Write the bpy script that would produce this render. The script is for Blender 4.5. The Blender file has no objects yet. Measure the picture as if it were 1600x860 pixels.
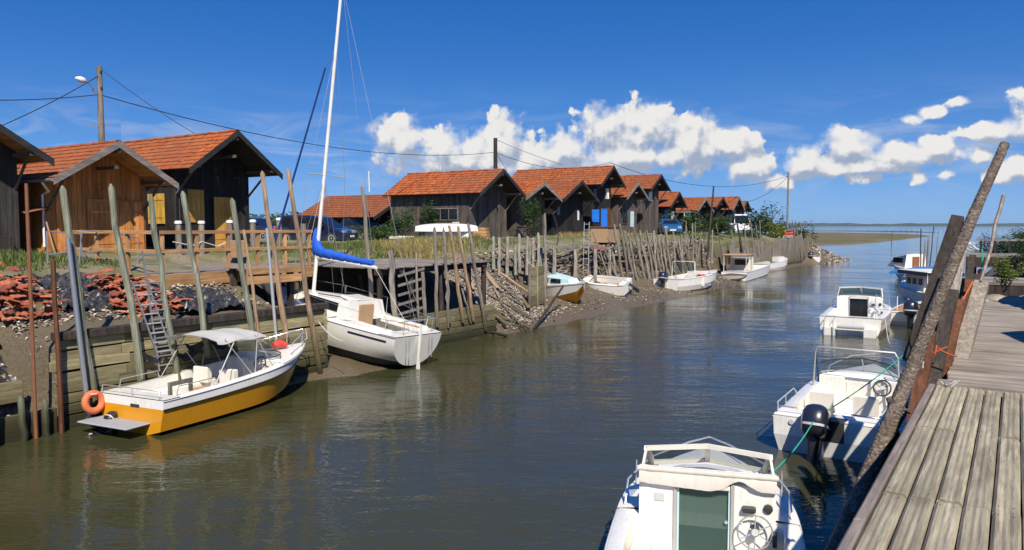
import bpy, math, random
from mathutils import Vector, Matrix, noise
R = math.radians
rnd = random.Random(7)
SC = bpy.context.scene
COL = SC.collection

# ------------------------------------------------------------------ camera, sky, sun, exposure
# World frame: X across the channel (right bank positive), Y along the channel towards the sea, Z up, water at z = 0.
EYE = 4.3; F = 1200.0; PIT = math.atan(77 / F); TH = R(33.25)
cam_d = bpy.data.cameras.new('camera'); cam = bpy.data.objects.new('camera', cam_d); COL.objects.link(cam)
cam.location = (0, 0, EYE); cam.rotation_euler = (R(90) - PIT, 0, TH)
cam_d.sensor_width = 36; cam_d.lens = 36 * F / 1600; cam_d.clip_start = 0.05; cam_d.clip_end = 30000
SC.camera = cam
SUN_EL = R(47); SUN_A = R(44)          # sun stands behind the viewer: -Y turned towards +X
to_sun = Vector((math.sin(SUN_A) * math.cos(SUN_EL), -math.cos(SUN_A) * math.cos(SUN_EL), math.sin(SUN_EL)))
sd = bpy.data.lights.new('sun', 'SUN'); so = bpy.data.objects.new('sun', sd); COL.objects.link(so)
sd.energy = 5.0; sd.angle = R(0.53); sd.color = (1.0, 0.93, 0.81)
so.rotation_euler = to_sun.to_track_quat('Z', 'Y').to_euler()
SC.view_settings.view_transform = 'Standard'; SC.view_settings.look = 'None'
SC.view_settings.exposure = 0.32; SC.view_settings.gamma = 1.0
SC.render.engine = 'CYCLES'
SC.cycles.use_denoising = True; SC.cycles.max_bounces = 6; SC.cycles.transparent_max_bounces = 12
SC.cycles.caustics_reflective = False; SC.cycles.caustics_refractive = False

def L(nt, a, b): nt.links.new(a, b)
def nd(nt, t, **k):
    n = nt.nodes.new(t)
    for a, b in k.items():
        if a == 'inp':
            for i, v in b.items(): n.inputs[i].default_value = v
        else: setattr(n, a, b)
    return n
def mth(nt, op, a, b=None, c=None, clamp=False):
    n = nd(nt, 'ShaderNodeMath', operation=op, use_clamp=clamp)
    for i, v in enumerate((a, b, c)):
        if v is None: continue
        if isinstance(v, (int, float)): n.inputs[i].default_value = v
        else: L(nt, v, n.inputs[i])
    return n.outputs[0]
def vmth(nt, op, a, b=None, c=None):
    n = nd(nt, 'ShaderNodeVectorMath', operation=op)
    for i, v in enumerate((a, b, c)):
        if v is None: continue
        if isinstance(v, (tuple, list)): n.inputs[i].default_value = v
        else: L(nt, v, n.inputs[i])
    return n.outputs['Value'] if op in ('LENGTH', 'DOT_PRODUCT') else n.outputs[0]
def mixc(nt, f, a, b, bt='MIX'):
    n = nd(nt, 'ShaderNodeMix', data_type='RGBA', blend_type=bt)
    for i, v in ((0, f), (6, a), (7, b)):
        if isinstance(v, (int, float)): n.inputs[i].default_value = v
        elif isinstance(v, (tuple, list)): n.inputs[i].default_value = (*v[:3], 1)
        else: L(nt, v, n.inputs[i])
    return n.outputs[2]
def ramp(nt, f, stops):
    n = nd(nt, 'ShaderNodeValToRGB'); e = n.color_ramp.elements
    while len(e) < len(stops): e.new(0.5)
    for s, (p, c) in zip(e, stops):
        s.position = p; s.color = (*c, 1) if isinstance(c, (tuple, list)) else (c, c, c, 1)
    L(nt, f, n.inputs[0]); return n.outputs[0]

# --- sky: Nishita plus fair-weather cumulus placed by compass bearing and elevation
w = bpy.data.worlds.new('World'); SC.world = w; w.use_nodes = True
nt = w.node_tree; nt.nodes.clear()
CLOUDS = [  # bearing, elevation, half width, half height (degrees from the channel axis / horizon)
 (-41.6, 7.2, 2.3, 1.8), (-38.2, 6.7, 2.4, 1.6), (-34.5, 7.1, 3.0, 2.1), (-31.6, 6.0, 2.0, 1.2), (-36.5, 5.9, 5.2, 1.0),
 (-29.2, 6.7, 1.9, 1.5), (-26.8, 8.0, 2.4, 1.9), (-23.5, 8.0, 2.9, 2.2), (-20.2, 7.2, 2.2, 2.2), (-24.5, 6.1, 5.6, 1.1),
 (-17.7, 6.9, 2.2, 1.3), (-16.6, 5.6, 2.6, 1.2),
 (-12.4, 5.6, 2.2, 0.9), (-9.8, 6.5, 2.1, 1.2), (-6.8, 5.8, 2.8, 0.9), (-4.6, 6.2, 1.3, 0.9), (-8.6, 5.2, 5.0, 0.55), (-14.2, 4.4, 1.1, 0.55), (-8.8, 4.5, 1.1, 0.35),
 (-4.9, 8.6, 0.9, 0.42), (-6.0, 8.2, 0.8, 0.28), (-3.6, 9.1, 0.7, 0.24),
 (-1.0, 7.2, 2.2, 0.8), (1.5, 8.2, 1.9, 1.4), (3.8, 8.8, 2.3, 1.7), (-2.4, 5.7, 1.2, 0.6), (-0.3, 4.6, 1.6, 0.75), (2.2, 5.0, 1.4, 0.7), (3.4, 4.0, 1.8, 0.8), (-5.3, 4.3, 0.5, 0.4), (-3.9, 4.4, 0.6, 0.3),
]
_r = random.Random(3)
b = 8.0
while b < 300:                           # the same kind of cloud all round the horizon
    wv = _r.uniform(2.2, 4.2)
    CLOUDS.append((b, _r.uniform(6, 8.5), wv, wv * _r.uniform(.45, .65))); b += wv * _r.uniform(4, 7)
g = bpy.data.node_groups.new('cloud_field', 'ShaderNodeTree')
g.interface.new_socket('P', in_out='INPUT', socket_type='NodeSocketVector')
g.interface.new_socket('D', in_out='OUTPUT', socket_type='NodeSocketFloat')
gi = nd(g, 'NodeGroupInput'); go = nd(g, 'NodeGroupOutput')
n1 = nd(g, 'ShaderNodeTexNoise', noise_dimensions='2D', inp={'Scale': 0.30, 'Detail': 9.0, 'Roughness': 0.58}); L(g, gi.outputs[0], n1.inputs['Vector'])
n2 = nd(g, 'ShaderNodeTexVoronoi', feature='F1', voronoi_dimensions='2D', inp={'Scale': 0.62, 'Detail': 2.0, 'Roughness': 0.45}); L(g, gi.outputs[0], n2.inputs['Vector'])
wv = vmth(g, 'MULTIPLY_ADD', vmth(g, 'SUBTRACT', n1.outputs['Color'], (.5, .5, .5)), (2.0, 1.2, 0), gi.outputs[0])
acc = None
for (ba, be, ra, re) in CLOUDS:
    ra *= 1.08; re *= 1.2; be -= 1.25
    v = vmth(g, 'MULTIPLY_ADD', wv, (1 / ra, 1 / re, 0), (-ba / ra, -be / re, 0))
    ln = vmth(g, 'LENGTH', v)
    acc = ln if acc is None else mth(g, 'SMOOTH_MIN', acc, ln, 0.22)
d = mth(g, 'SUBTRACT', 1.0, acc)
d = mth(g, 'ADD', d, mth(g, 'MULTIPLY', mth(g, 'SUBTRACT', n1.outputs[0], 0.42), 0.75))
d = mth(g, 'ADD', d, mth(g, 'MULTIPLY', mth(g, 'SUBTRACT', 0.5, n2.outputs[0]), 0.34))
n3 = nd(g, 'ShaderNodeTexNoise', noise_dimensions='2D', inp={'Scale': 1.25, 'Detail': 5.0, 'Roughness': 0.6}); L(g, gi.outputs[0], n3.inputs['Vector'])
d = mth(g, 'ADD', d, mth(g, 'MULTIPLY', mth(g, 'SUBTRACT', n3.outputs[0], 0.52), 0.6))
L(g, d, go.inputs[0])
tc = nd(nt, 'ShaderNodeTexCoord'); sp = nd(nt, 'ShaderNodeSeparateXYZ'); L(nt, tc.outputs['Generated'], sp.inputs[0])
az = mth(nt, 'MULTIPLY', mth(nt, 'ARCTAN2', sp.outputs[0], sp.outputs[1]), 57.2958)
az = mth(nt, 'ADD', az, mth(nt, 'MULTIPLY', mth(nt, 'LESS_THAN', az, -60.0), 360.0))
el = mth(nt, 'MULTIPLY', mth(nt, 'ARCSINE', sp.outputs[2]), 57.2958)
cb = nd(nt, 'ShaderNodeCombineXYZ'); L(nt, az, cb.inputs[0]); L(nt, el, cb.inputs[1])
def field(off):
    n = nd(nt, 'ShaderNodeGroup'); n.node_tree = g
    L(nt, vmth(nt, 'ADD', cb.outputs[0], off), n.inputs[0]); return n.outputs[0]
f0 = field((0, 0, 0)); f1 = field((-0.25, 0.75, 0))
alpha = nd(nt, 'ShaderNodeMapRange', interpolation_type='SMOOTHSTEP', inp={1: -0.06, 2: 0.42}); L(nt, f0, alpha.inputs[0])
es = nd(nt, 'ShaderNodeTexNoise', noise_dimensions='2D', inp={'Scale': .42, 'Detail': 2.0}); L(nt, cb.outputs[0], es.inputs['Vector'])
L(nt, mth(nt, 'ADD', .08, mth(nt, 'MULTIPLY', ramp(nt, es.outputs[0], [(.40, 0.0), (.66, 1.0)]), .7)), alpha.inputs[2])   # crisp here, torn and thin there
lit = nd(nt, 'ShaderNodeMapRange', interpolation_type='SMOOTHSTEP', inp={1: -0.34, 2: 0.30}); L(nt, mth(nt, 'SUBTRACT', f0, f1), lit.inputs[0])
sky = nd(nt, 'ShaderNodeTexSky', sky_type='NISHITA', sun_disc=False, sun_elevation=SUN_EL, sun_rotation=math.pi - SUN_A,
         altitude=0.0, air_density=1.0, dust_density=0.2, ozone_density=3.0)
hs = nd(nt, 'ShaderNodeHueSaturation', inp={'Hue': 0.512, 'Saturation': 1.5, 'Value': 0.93}); L(nt, sky.outputs[0], hs.inputs['Color'])
cz = nd(nt, 'ShaderNodeCombineXYZ'); L(nt, sp.outputs[0], cz.inputs[0]); L(nt, sp.outputs[1], cz.inputs[1])   # clear, dry air: the pale band at the horizon is kept thin
L(nt, mth(nt, 'ADD', mth(nt, 'MULTIPLY', mth(nt, 'MAXIMUM', sp.outputs[2], 0.0), 1.7), 0.23), cz.inputs[2])
L(nt, vmth(nt, 'NORMALIZE', cz.outputs[0]), sky.inputs[0])
ccol = mixc(nt, lit.outputs[0], (1.9, 2.25, 2.95), (4.7, 4.6, 4.4))
veil = mth(nt, 'MULTIPLY', mth(nt, 'EXPONENT', mth(nt, 'MULTIPLY', mth(nt, 'MAXIMUM', el, 0.0), -0.16)), 0.85)
clear = mixc(nt, veil, hs.outputs[0], (1.75, 2.9, 4.2))            # sea air paling towards the horizon
wn = nd(nt, 'ShaderNodeTexNoise', noise_dimensions='2D', inp={'Scale': 1.0, 'Detail': 5.0, 'Roughness': .6, 'Distortion': .6}); L(nt, vmth(nt, 'MULTIPLY', cb.outputs[0], (.13, .55, 1)), wn.inputs['Vector'])
band = mth(nt, 'EXPONENT', mth(nt, 'MULTIPLY', mth(nt, 'POWER', mth(nt, 'SUBTRACT', el, 5.2), 2.0), -0.16))
clear = mixc(nt, mth(nt, 'MULTIPLY', mth(nt, 'MULTIPLY', band, ramp(nt, wn.outputs[0], [(.47, 0.0), (.72, 1.0)])), .5), clear, (3.2, 3.5, 4.0))   # torn vapour between the clouds
skyc = mixc(nt, mth(nt, 'MULTIPLY', alpha.outputs[0], 0.97), clear, ccol)
bg = nd(nt, 'ShaderNodeBackground', inp={'Strength': 0.15}); L(nt, skyc, bg.inputs[0])
wo = nd(nt, 'ShaderNodeOutputWorld'); L(nt, bg.outputs[0], wo.inputs[0])
w.cycles.sampling_method = 'MANUAL'; w.cycles.sample_map_resolution = 512

# ------------------------------------------------------------------ survey helpers: a sight line meets a real plane of the place
def ray(px, py):
    a = (px - 800) / F; b = (430 - py) / F
    f = math.cos(PIT) + b * math.sin(PIT); z = -math.sin(PIT) + b * math.cos(PIT)
    return Vector((a * math.cos(TH) - f * math.sin(TH), a * math.sin(TH) + f * math.cos(TH), z))
def onz(px, py, z): d = ray(px, py); return d * ((z - EYE) / d.z) + Vector((0, 0, EYE))
def onx(px, py, x): d = ray(px, py); return d * (x / d.x) + Vector((0, 0, EYE))
def ony(px, py, y): d = ray(px, py); return d * (y / d.y) + Vector((0, 0, EYE))

# ------------------------------------------------------------------ mesh helpers
class MB:
    def __init__(s): s.v = []; s.f = []
    def add(s, vs, fs):
        o = len(s.v); s.v += [Vector(p) for p in vs]; s.f += [tuple(i + o for i in f) for f in fs]; return s
    def box(s, x0, x1, y0, y1, z0, z1, M=None):
        vs = [Vector((x, y, z)) for z in (z0, z1) for x, y in ((x0, y0), (x1, y0), (x1, y1), (x0, y1))]
        if M: vs = [M @ p for p in vs]
        return s.add(vs, [(3, 2, 1, 0), (4, 5, 6, 7), (0, 1, 5, 4), (1, 2, 6, 5), (2, 3, 7, 6), (3, 0, 4, 7)])
    def bbox(s, x0, x1, y0, y1, z0, z1, bv=0.008, M=None):       # box with chamfered vertical and top edges
        def rect(z, i): return [(x0 + i, y0 + i, z), (x1 - i, y0 + i, z), (x1 - i, y1 - i, z), (x0 + i, y1 - i, z)]
        rings = [rect(z0, bv), rect(z0 + bv, 0), rect(z1 - bv, 0), rect(z1, bv)]
        if M: rings = [[M @ Vector(p) for p in r] for r in rings]
        return s.loft(rings)
    def loft(s, rings, closed=True, cap0=True, cap1=True):
        n = len(rings[0]); o = len(s.v)
        for r in rings: s.v += [Vector(p) for p in r]
        for i in range(len(rings) - 1):
            for j in range(n if closed else n - 1):
                k = (j + 1) % n
                s.f.append((o + i * n + j, o + i * n + k, o + (i + 1) * n + k, o + (i + 1) * n + j))
        if closed and cap0: s.f.append(tuple(o + j for j in reversed(range(n))))
        if closed and cap1: s.f.append(tuple(o + (len(rings) - 1) * n + j for j in range(n)))
        return s
    def tube(s, pts, r, n=6, caps=True, sq=0):
        pts = [Vector(p) for p in pts]; rs = r if isinstance(r, (list, tuple)) else [r] * len(pts)
        rings = []; prev = None
        for i, p in enumerate(pts):
            t = (pts[min(i + 1, len(pts) - 1)] - pts[max(i - 1, 0)]).normalized()
            if prev is None: a = t.cross(Vector((0, 0, 1)) if abs(t.z) < .9 else Vector((0, 1, 0))).normalized()
            else: a = (prev - t * prev.dot(t)).normalized()
            prev = a; b = t.cross(a)
            rings.append([p + (a * math.cos(q) + b * math.sin(q)) * rs[i] for q in (2 * math.pi * (j + .5) / n for j in range(n))])
        return s.loft(rings, True, caps, caps)
    def prism(s, poly, M, d):                                      # polygon in local xy, extruded d along local z
        a = [M @ Vector((x, y, 0)) for x, y in poly]; b = [M @ Vector((x, y, d)) for x, y in poly]
        return s.loft([a, b])
    def lathe(s, prof, M=None, n=16):
        rings = [[Vector((r * math.cos(q), r * math.sin(q), z)) for q in (2 * math.pi * j / n for j in range(n))] for r, z in prof]
        if M: rings = [[M @ p for p in r] for r in rings]
        return s.loft(rings)
    def torus(s, M, R0, r, n=20, m=6):
        o = len(s.v)
        for i in range(n):
            a = 2 * math.pi * i / n
            for j in range(m):
                b = 2 * math.pi * j / m
                s.v.append(M @ Vector(((R0 + r * math.cos(b)) * math.cos(a), (R0 + r * math.cos(b)) * math.sin(a), r * math.sin(b))))
        for i in range(n):
            for j in range(m):
                s.f.append((o + i * m + j, o + ((i + 1) % n) * m + j, o + ((i + 1) % n) * m + (j + 1) % m, o + i * m + (j + 1) % m))
        return s
    def mesh(s, name, mat, smooth=None):
        me = bpy.data.meshes.new(name); me.from_pydata([tuple(p) for p in s.v], [], s.f)
        if mat: me.materials.append(mat)
        if smooth is not None:
            me.polygons.foreach_set('use_smooth', [True] * len(me.polygons)); me.set_sharp_from_angle(angle=R(smooth))
        return me
    def build(s, name, mat, parent=None, smooth=None, **tags):
        return link(name, s.mesh(name, mat, smooth), parent, **tags)
def link(name, me, parent=None, M=None, label=None, cat=None, group=None, kind=None):
    o = bpy.data.objects.new(name, me); COL.objects.link(o)
    if parent is not None: o.parent = parent
    if M is not None: o.matrix_local = M
    tag(o, label, cat, group, kind); return o
def tag(o, label=None, cat=None, group=None, kind=None):
    if label: o['label'] = label
    if cat: o['category'] = cat
    if group: o['group'] = group
    if kind: o['kind'] = kind
    return o
def thing(name, loc, rz=0, label=None, cat=None, group=None, rot=None, scale=1):
    o = bpy.data.objects.new(name, None); COL.objects.link(o)
    o.location = loc; o.rotation_euler = rot if rot else (0, 0, rz); o.scale = (scale,) * 3
    o.empty_display_size = .2
    return tag(o, label, cat, group)
def T(x, y, z): return Matrix.Translation((x, y, z))
def RX(a): return Matrix.Rotation(a, 4, 'X')
def RY(a): return Matrix.Rotation(a, 4, 'Y')
def RZ(a): return Matrix.Rotation(a, 4, 'Z')
def frame(o, z, x):                                                # matrix with local z along z and x near x
    z = Vector(z).normalized(); x = Vector(x); x = (x - z * x.dot(z)).normalized(); y = z.cross(x)
    m = Matrix((x, y, z)).transposed().to_4x4(); m.translation = Vector(o); return m

# ------------------------------------------------------------------ materials
def newmat(name):
    m = bpy.data.materials.new(name); m.use_nodes = True; t = m.node_tree; t.nodes.clear()
    p = nd(t, 'ShaderNodeBsdfPrincipled'); o = nd(t, 'ShaderNodeOutputMaterial'); L(t, p.outputs[0], o.inputs[0])
    return m, t, p
def tex(t, sc=(1, 1, 1), kind='Object', rndoff=True):
    v = nd(t, 'ShaderNodeNewGeometry').outputs[0] if kind == 'Geo' else nd(t, 'ShaderNodeTexCoord').outputs[kind]
    if rndoff:
        oi = nd(t, 'ShaderNodeObjectInfo')
        v = vmth(t, 'ADD', v, vmth(t, 'MULTIPLY', oi.outputs['Location'], (.731, .517, .613)))
    return vmth(t, 'MULTIPLY', v, sc)
def bump(t, p, h, st, dist=0.01):
    b = nd(t, 'ShaderNodeBump', inp={'Strength': st, 'Distance': dist}); L(t, h, b.inputs['Height']); L(t, b.outputs[0], p.inputs['Normal'])
def noi(t, v, sc, det=5, ro=.6):
    n = nd(t, 'ShaderNodeTexNoise', inp={'Scale': sc, 'Detail': det, 'Roughness': ro}); L(t, v, n.inputs['Vector']); return n.outputs[0]
def wood(name, c1, c2, ax='Z', rough=.8, grain=1.0, var=.35, green=None, knots=False):
    """timber with grain along one object axis; each board has its own tone; green = (colour, height) for algae near the water"""
    m, t, p = newmat(name)
    s = {'X': (.06, 1, 1), 'Y': (1, .06, 1), 'Z': (1, 1, .06)}[ax]
    v = tex(t, s); a = noi(t, v, 26 * grain, 6, .65); b2 = noi(t, tex(t, tuple(x * .7 + .3 for x in s)), 3.2, 4)
    c = ramp(t, a, [(.28, c1), (.72, c2)])
    c = mixc(t, mth(t, 'MULTIPLY', ramp(t, b2, [(.42, 0.0), (.70, 1.0)]), .6), c, tuple(x * .5 for x in c1))
    st_ = noi(t, tex(t, tuple(x * .9 + .01 for x in s)), 13 * grain, 4, .7); c = mixc(t, ramp(t, st_, [(.52, 0.0), (.66, .5)]), c, tuple(min(.8, x * 1.4) for x in c2))
    oi = nd(t, 'ShaderNodeObjectInfo')
    rr = mth(t, 'FRACT', mth(t, 'ADD', oi.outputs['Random'], nd(t, 'ShaderNodeNewGeometry').outputs['Random Per Island']))
    k = mth(t, 'ADD', mth(t, 'MULTIPLY', rr, var), 1 - var / 2)
    c = mixc(t, 1.0, c, mixc(t, 1.0, (1, 1, 1), k, 'MULTIPLY'), 'MULTIPLY')
    if green:
        gz = nd(t, 'ShaderNodeSeparateXYZ'); L(t, nd(t, 'ShaderNodeNewGeometry').outputs[0], gz.inputs[0])
        gm = nd(t, 'ShaderNodeMapRange', inp={1: green[1] + .5, 2: green[1] - .4, 3: 0, 4: 1})
        L(t, mth(t, 'ADD', gz.outputs[2], mth(t, 'MULTIPLY', mth(t, 'SUBTRACT', b2, .5), 1.2)), gm.inputs[0])
        c = mixc(t, mth(t, 'MULTIPLY', gm.outputs[0], .8), c, mixc(t, a, tuple(x * .5 for x in green[0]), green[0]))
        gw = nd(t, 'ShaderNodeMapRange', inp={1: .55, 2: .2, 3: 0, 4: .8}); L(t, mth(t, 'ADD', gz.outputs[2], mth(t, 'MULTIPLY', mth(t, 'SUBTRACT', b2, .5), .5)), gw.inputs[0]); c = mixc(t, gw.outputs[0], c, (.022, .022, .011))   # weed below the tide line
    L(t, c, p.inputs['Base Color']); p.inputs['Roughness'].default_value = rough; p.inputs['Specular IOR Level'].default_value = .25
    bump(t, p, a, .55, .012); return m
def paint(name, c, rough=.35, dirt=.18, dcol=(.25, .2, .13), met=0.0, sc=3.0, coat=0.0):
    m, t, p = newmat(name); v = tex(t); a = noi(t, v, sc, 6, .65); b2 = noi(t, tex(t, (7, 7, .6)), 2.6, 5, .65)
    k = mth(t, 'MULTIPLY', ramp(t, mth(t, 'MULTIPLY', mth(t, 'ADD', a, b2), .5), [(.47, 0.0), (.66, 1.0)]), dirt)
    L(t, mixc(t, k, c, dcol), p.inputs['Base Color']); p.inputs['Metallic'].default_value = met
    L(t, mth(t, 'ADD', rough, mth(t, 'MULTIPLY', a, .15)), p.inputs['Roughness']); p.inputs['Coat Weight'].default_value = coat
    return m
def glass(name, tint, op=.35):
    m, t, p = newmat(name); p.inputs['Base Color'].default_value = (*tint, 1); p.inputs['Roughness'].default_value = .03
    tr = nd(t, 'ShaderNodeBsdfTransparent', inp={0: (*[min(1, .55 + x * 1.5) for x in tint], 1)})
    mx = nd(t, 'ShaderNodeMixShader', inp={0: op}); o = [n for n in t.nodes if n.type == 'OUTPUT_MATERIAL'][0]
    L(t, tr.outputs[0], mx.inputs[1]); L(t, p.outputs[0], mx.inputs[2]); L(t, mx.outputs[0], o.inputs[0]); return m
M_ = {}
M_['post_green'] = wood('post_green', (.13, .135, .09), (.30, .30, .215), 'Z', green=((.085, .085, .03), .9))
M_['post_brown'] = wood('post_brown', (.24, .15, .085), (.46, .32, .20), 'Z', green=((.085, .085, .03), 1.1))
M_['post_grey'] = wood('post_grey', (.15, .125, .10), (.34, .295, .24), 'Z', green=((.085, .085, .035), 1.0))
M_['stake'] = wood('stake', (.12, .10, .075), (.30, .26, .20), 'Z', green=((.10, .095, .05), .7))
M_['plank_wall'] = wood('plank_wall', (.16, .135, .07), (.32, .275, .15), 'Y', green=((.07, .068, .026), .75), var=.6)
M_['plank_wall_x'] = wood('plank_wall_x', (.16, .135, .07), (.32, .275, .15), 'X', green=((.07, .068, .026), .75), var=.6)
M_['deck_new'] = wood('deck_new', (.225, .19, .125), (.41, .36, .25), 'Y', var=.3, grain=1.6); M_['deck_pale'] = wood('deck_pale', (.20, .165, .13), (.38, .325, .26), 'X', grain=.7, var=.1)
M_['deck_edge'] = wood('deck_edge', (.17, .135, .115), (.30, .245, .205), 'Y')
M_['deck_old'] = wood('deck_old', (.15, .125, .10), (.33, .285, .235), 'X', grain=.8, var=.5)
M_['deck_old_y'] = wood('deck_old_y', (.15, .125, .10), (.33, .285, .235), 'Y', grain=.8, var=.5)
M_['fresh_x'] = wood('fresh_x', (.34, .175, .07), (.52, .30, .14), 'X'); M_['fresh_y'] = wood('fresh_y', (.34, .175, .07), (.52, .30, .14), 'Y'); M_['fresh_z'] = wood('fresh_z', (.34, .175, .07), (.52, .30, .14), 'Z')
M_['brown_z'] = wood('brown_z', (.40, .135, .036), (.68, .275, .075), 'Z', var=.5)
M_['black_z'] = wood('black_z', (.012, .011, .010), (.032, .029, .026), 'Z', var=.5)
M_['grey_z'] = wood('grey_z', (.042, .034, .028), (.15, .122, .10), 'Z', var=.5)
M_['darkgrey_z'] = wood('darkgrey_z', (.022, .02, .018), (.07, .06, .052), 'Z', var=.5)
M_['yellow_z'] = wood('yellow_z', (.50, .27, .04), (.68, .40, .08), 'Z', var=.15); M_['yellow_shaded_z'] = wood('yellow_shaded_z', (.48, .22, .04), (.66, .34, .07), 'Z', var=.15)  # last one: same shutter yellow with the gable's shade put into its colour
M_['barge_grey'] = wood('barge_grey', (.13, .11, .095), (.29, .25, .215), 'Y'); M_['barge_black'] = wood('barge_black', (.014, .013, .013), (.04, .037, .035), 'Y')
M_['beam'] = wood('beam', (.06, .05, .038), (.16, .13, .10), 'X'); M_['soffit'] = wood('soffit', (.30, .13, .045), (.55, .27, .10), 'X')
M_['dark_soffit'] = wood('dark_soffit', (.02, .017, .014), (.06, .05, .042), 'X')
M_['bark'] = None
M_['dark_wood'] = wood('dark_wood', (.022, .017, .014), (.075, .058, .046), 'Z'); M_['rust_wood'] = wood('rust_wood', (.07, .028, .015), (.19, .075, .035), 'Z')
M_['white'] = paint('white', (.82, .79, .72), .28, .34, (.40, .35, .26)); M_['gel'] = paint('gel', (.80, .77, .69), .2, .34, (.45, .40, .31), coat=.3)
M_['cream'] = paint('cream', (.74, .69, .58), .4, .15); M_['gelgrey'] = paint('gelgrey', (.55, .54, .52), .35, .25)
M_['yellow'] = paint('yellow', (.70, .30, .012), .22, .16, (.36, .15, .02), coat=.3); M_['navy'] = paint('navy', (.012, .018, .05), .3, .1)
M_['antifoul'] = paint('antifoul', (.012, .022, .026), .6, .3, (.08, .075, .05)); M_['blackp'] = paint('blackp', (.014, .014, .016), .3, .1)
M_['motor'] = paint('motor', (.014, .017, .03), .22, .12, (.08, .08, .08), coat=.5); M_['alu'] = paint('alu', (.46, .46, .45), .42, .2, met=.3)
M_['chrome'] = paint('chrome', (.75, .75, .76), .16, .05, met=.7); M_['galv'] = paint('galv', (.42, .43, .44), .42, .3, met=.7)
M_['rust'] = paint('rust', (.22, .085, .035), .8, .6, (.09, .045, .025), sc=9); M_['bluec'] = paint('bluec', (.012, .10, .52), .75, .12, (.01, .04, .2))
M_['bluedoor'] = paint('bluedoor', (.02, .20, .74), .5, .15, (.05, .15, .4)); M_['redp'] = paint('redp', (.58, .05, .03), .45, .2)
M_['orange'] = paint('orange', (.62, .15, .05), .6, .25); M_['tan'] = paint('tan', (.40, .245, .13), .6, .2); M_['palebl'] = paint('palebl', (.52, .70, .70), .35, .1)
M_['canvas'] = paint('canvas', (.60, .56, .49), .85, .3, (.32, .28, .22)); M_['grille'] = paint('grille', (.03, .03, .03), .5, .1)
M_['tyre'] = paint('tyre', (.018, .018, .018), .8, .2); M_['carblue'] = paint('carblue', (.010, .016, .045), .12, .05, coat=1.0)
M_['cardark'] = paint('cardark', (.012, .014, .022), .12, .05, coat=1.0); M_['carblue2'] = paint('carblue2', (.015, .085, .20), .2, .1, coat=.8); M_['vanwhite'] = paint('vanwhite', (.75, .75, .75), .25, .08, coat=.5)
M_['glass'] = glass('glass', (.10, .13, .13), .30); M_['tint'] = glass('tint', (.02, .025, .03), .85); M_['green_glass'] = glass('green_glass', (.05, .10, .085), .62)
M_['darkglass'] = paint('darkglass', (.008, .010, .012), .06, .05); M_['hullgrey'] = paint('hullgrey', (.32, .33, .34), .5, .3)
M_['rope_g'] = paint('rope_g', (.02, .36, .24), .8, .1); M_['rope_w'] = paint('rope_w', (.6, .57, .5), .9, .2); M_['rope_o'] = paint('rope_o', (.55, .12, .04), .9, .2)
M_['wire'] = paint('wire', (.015, .016, .02), .6, .05); M_['concrete'] = paint('concrete', (.42, .38, .32), .9, .4); M_['plaster'] = paint('plaster', (.72, .68, .60), .85, .25)
M_['pinkwood'] = paint('pinkwood', (.36, .12, .12), .8, .3)
def patch(name, cols, sc, rough=.9, bst=.6, bd=.03, kind='Geo', fine=40):
    m, t, p = newmat(name); v = tex(t, (1, 1, 1), kind, False)
    a = noi(t, v, sc, 8, .62); b2 = noi(t, v, fine, 4, .7); c = ramp(t, a, cols)
    c = mixc(t, mth(t, 'MULTIPLY', ramp(t, b2, [(.4, 0.0), (.7, 1.0)]), .4), c, (.04, .035, .025))
    L(t, c, p.inputs['Base Color']); p.inputs['Roughness'].default_value = rough; p.inputs['Specular IOR Level'].default_value = .2
    bump(t, p, mth(t, 'ADD', a, mth(t, 'MULTIPLY', b2, .5)), bst, bd); return m
# ------------------------------------------------------------------ water
def water_mat():
    m, t, p = newmat('channel_water')
    g = nd(t, 'ShaderNodeNewGeometry').outputs[0]
    r = nd(t, 'ShaderNodeVectorRotate', rotation_type='Z_AXIS', inp={'Angle': -TH}); L(t, g, r.inputs[0])
    v = r.outputs[0]
    big = noi(t, vmth(t, 'MULTIPLY', v, (.10, .16, 1)), 1.0, 3, .5)
    a = noi(t, vmth(t, 'MULTIPLY', v, (1.5, 3.6, 1)), 1.0, 3, .5)
    b2 = noi(t, vmth(t, 'MULTIPLY', v, (.35, .8, 1)), 1.0, 2, .5)
    c = noi(t, vmth(t, 'MULTIPLY', v, (5.0, 11.0, 1)), 1.0, 2, .5)
    amp = ramp(t, big, [(.36, .16), (.64, 1.0)])
    h = mth(t, 'ADD', mth(t, 'MULTIPLY', a, .034), mth(t, 'ADD', mth(t, 'MULTIPLY', b2, .060), mth(t, 'MULTIPLY', c, .013)))
    h = mth(t, 'MULTIPLY', h, amp)
    bump(t, p, h, 1.0, 1.0)
    mud = noi(t, v, .12, 3)
    L(t, mixc(t, mud, (.050, .046, .015), (.036, .038, .019)), p.inputs['Base Color'])
    p.inputs['Roughness'].default_value = .04; p.inputs['IOR'].default_value = 1.333
    return m
wb = MB()
xs = [-14000, -3000, -600, -150, -60, -30, -15, -7, 0, 10, 40, 200, 1000, 4000, 14000]; ys = [-200, -30, 0, 10, 20, 30, 45, 60, 90, 140, 250, 600, 2000, 6000, 16000]
for y in ys: wb.v += [Vector((x, y, 0)) for x in xs]
for j in range(len(ys) - 1):
    for i in range(len(xs) - 1): n = len(xs); wb.f.append((j * n + i, j * n + i + 1, (j + 1) * n + i + 1, (j + 1) * n + i))
wb.build('water', water_mat(), kind='structure', label='muddy green tidal channel opening to the blue bay')

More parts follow.
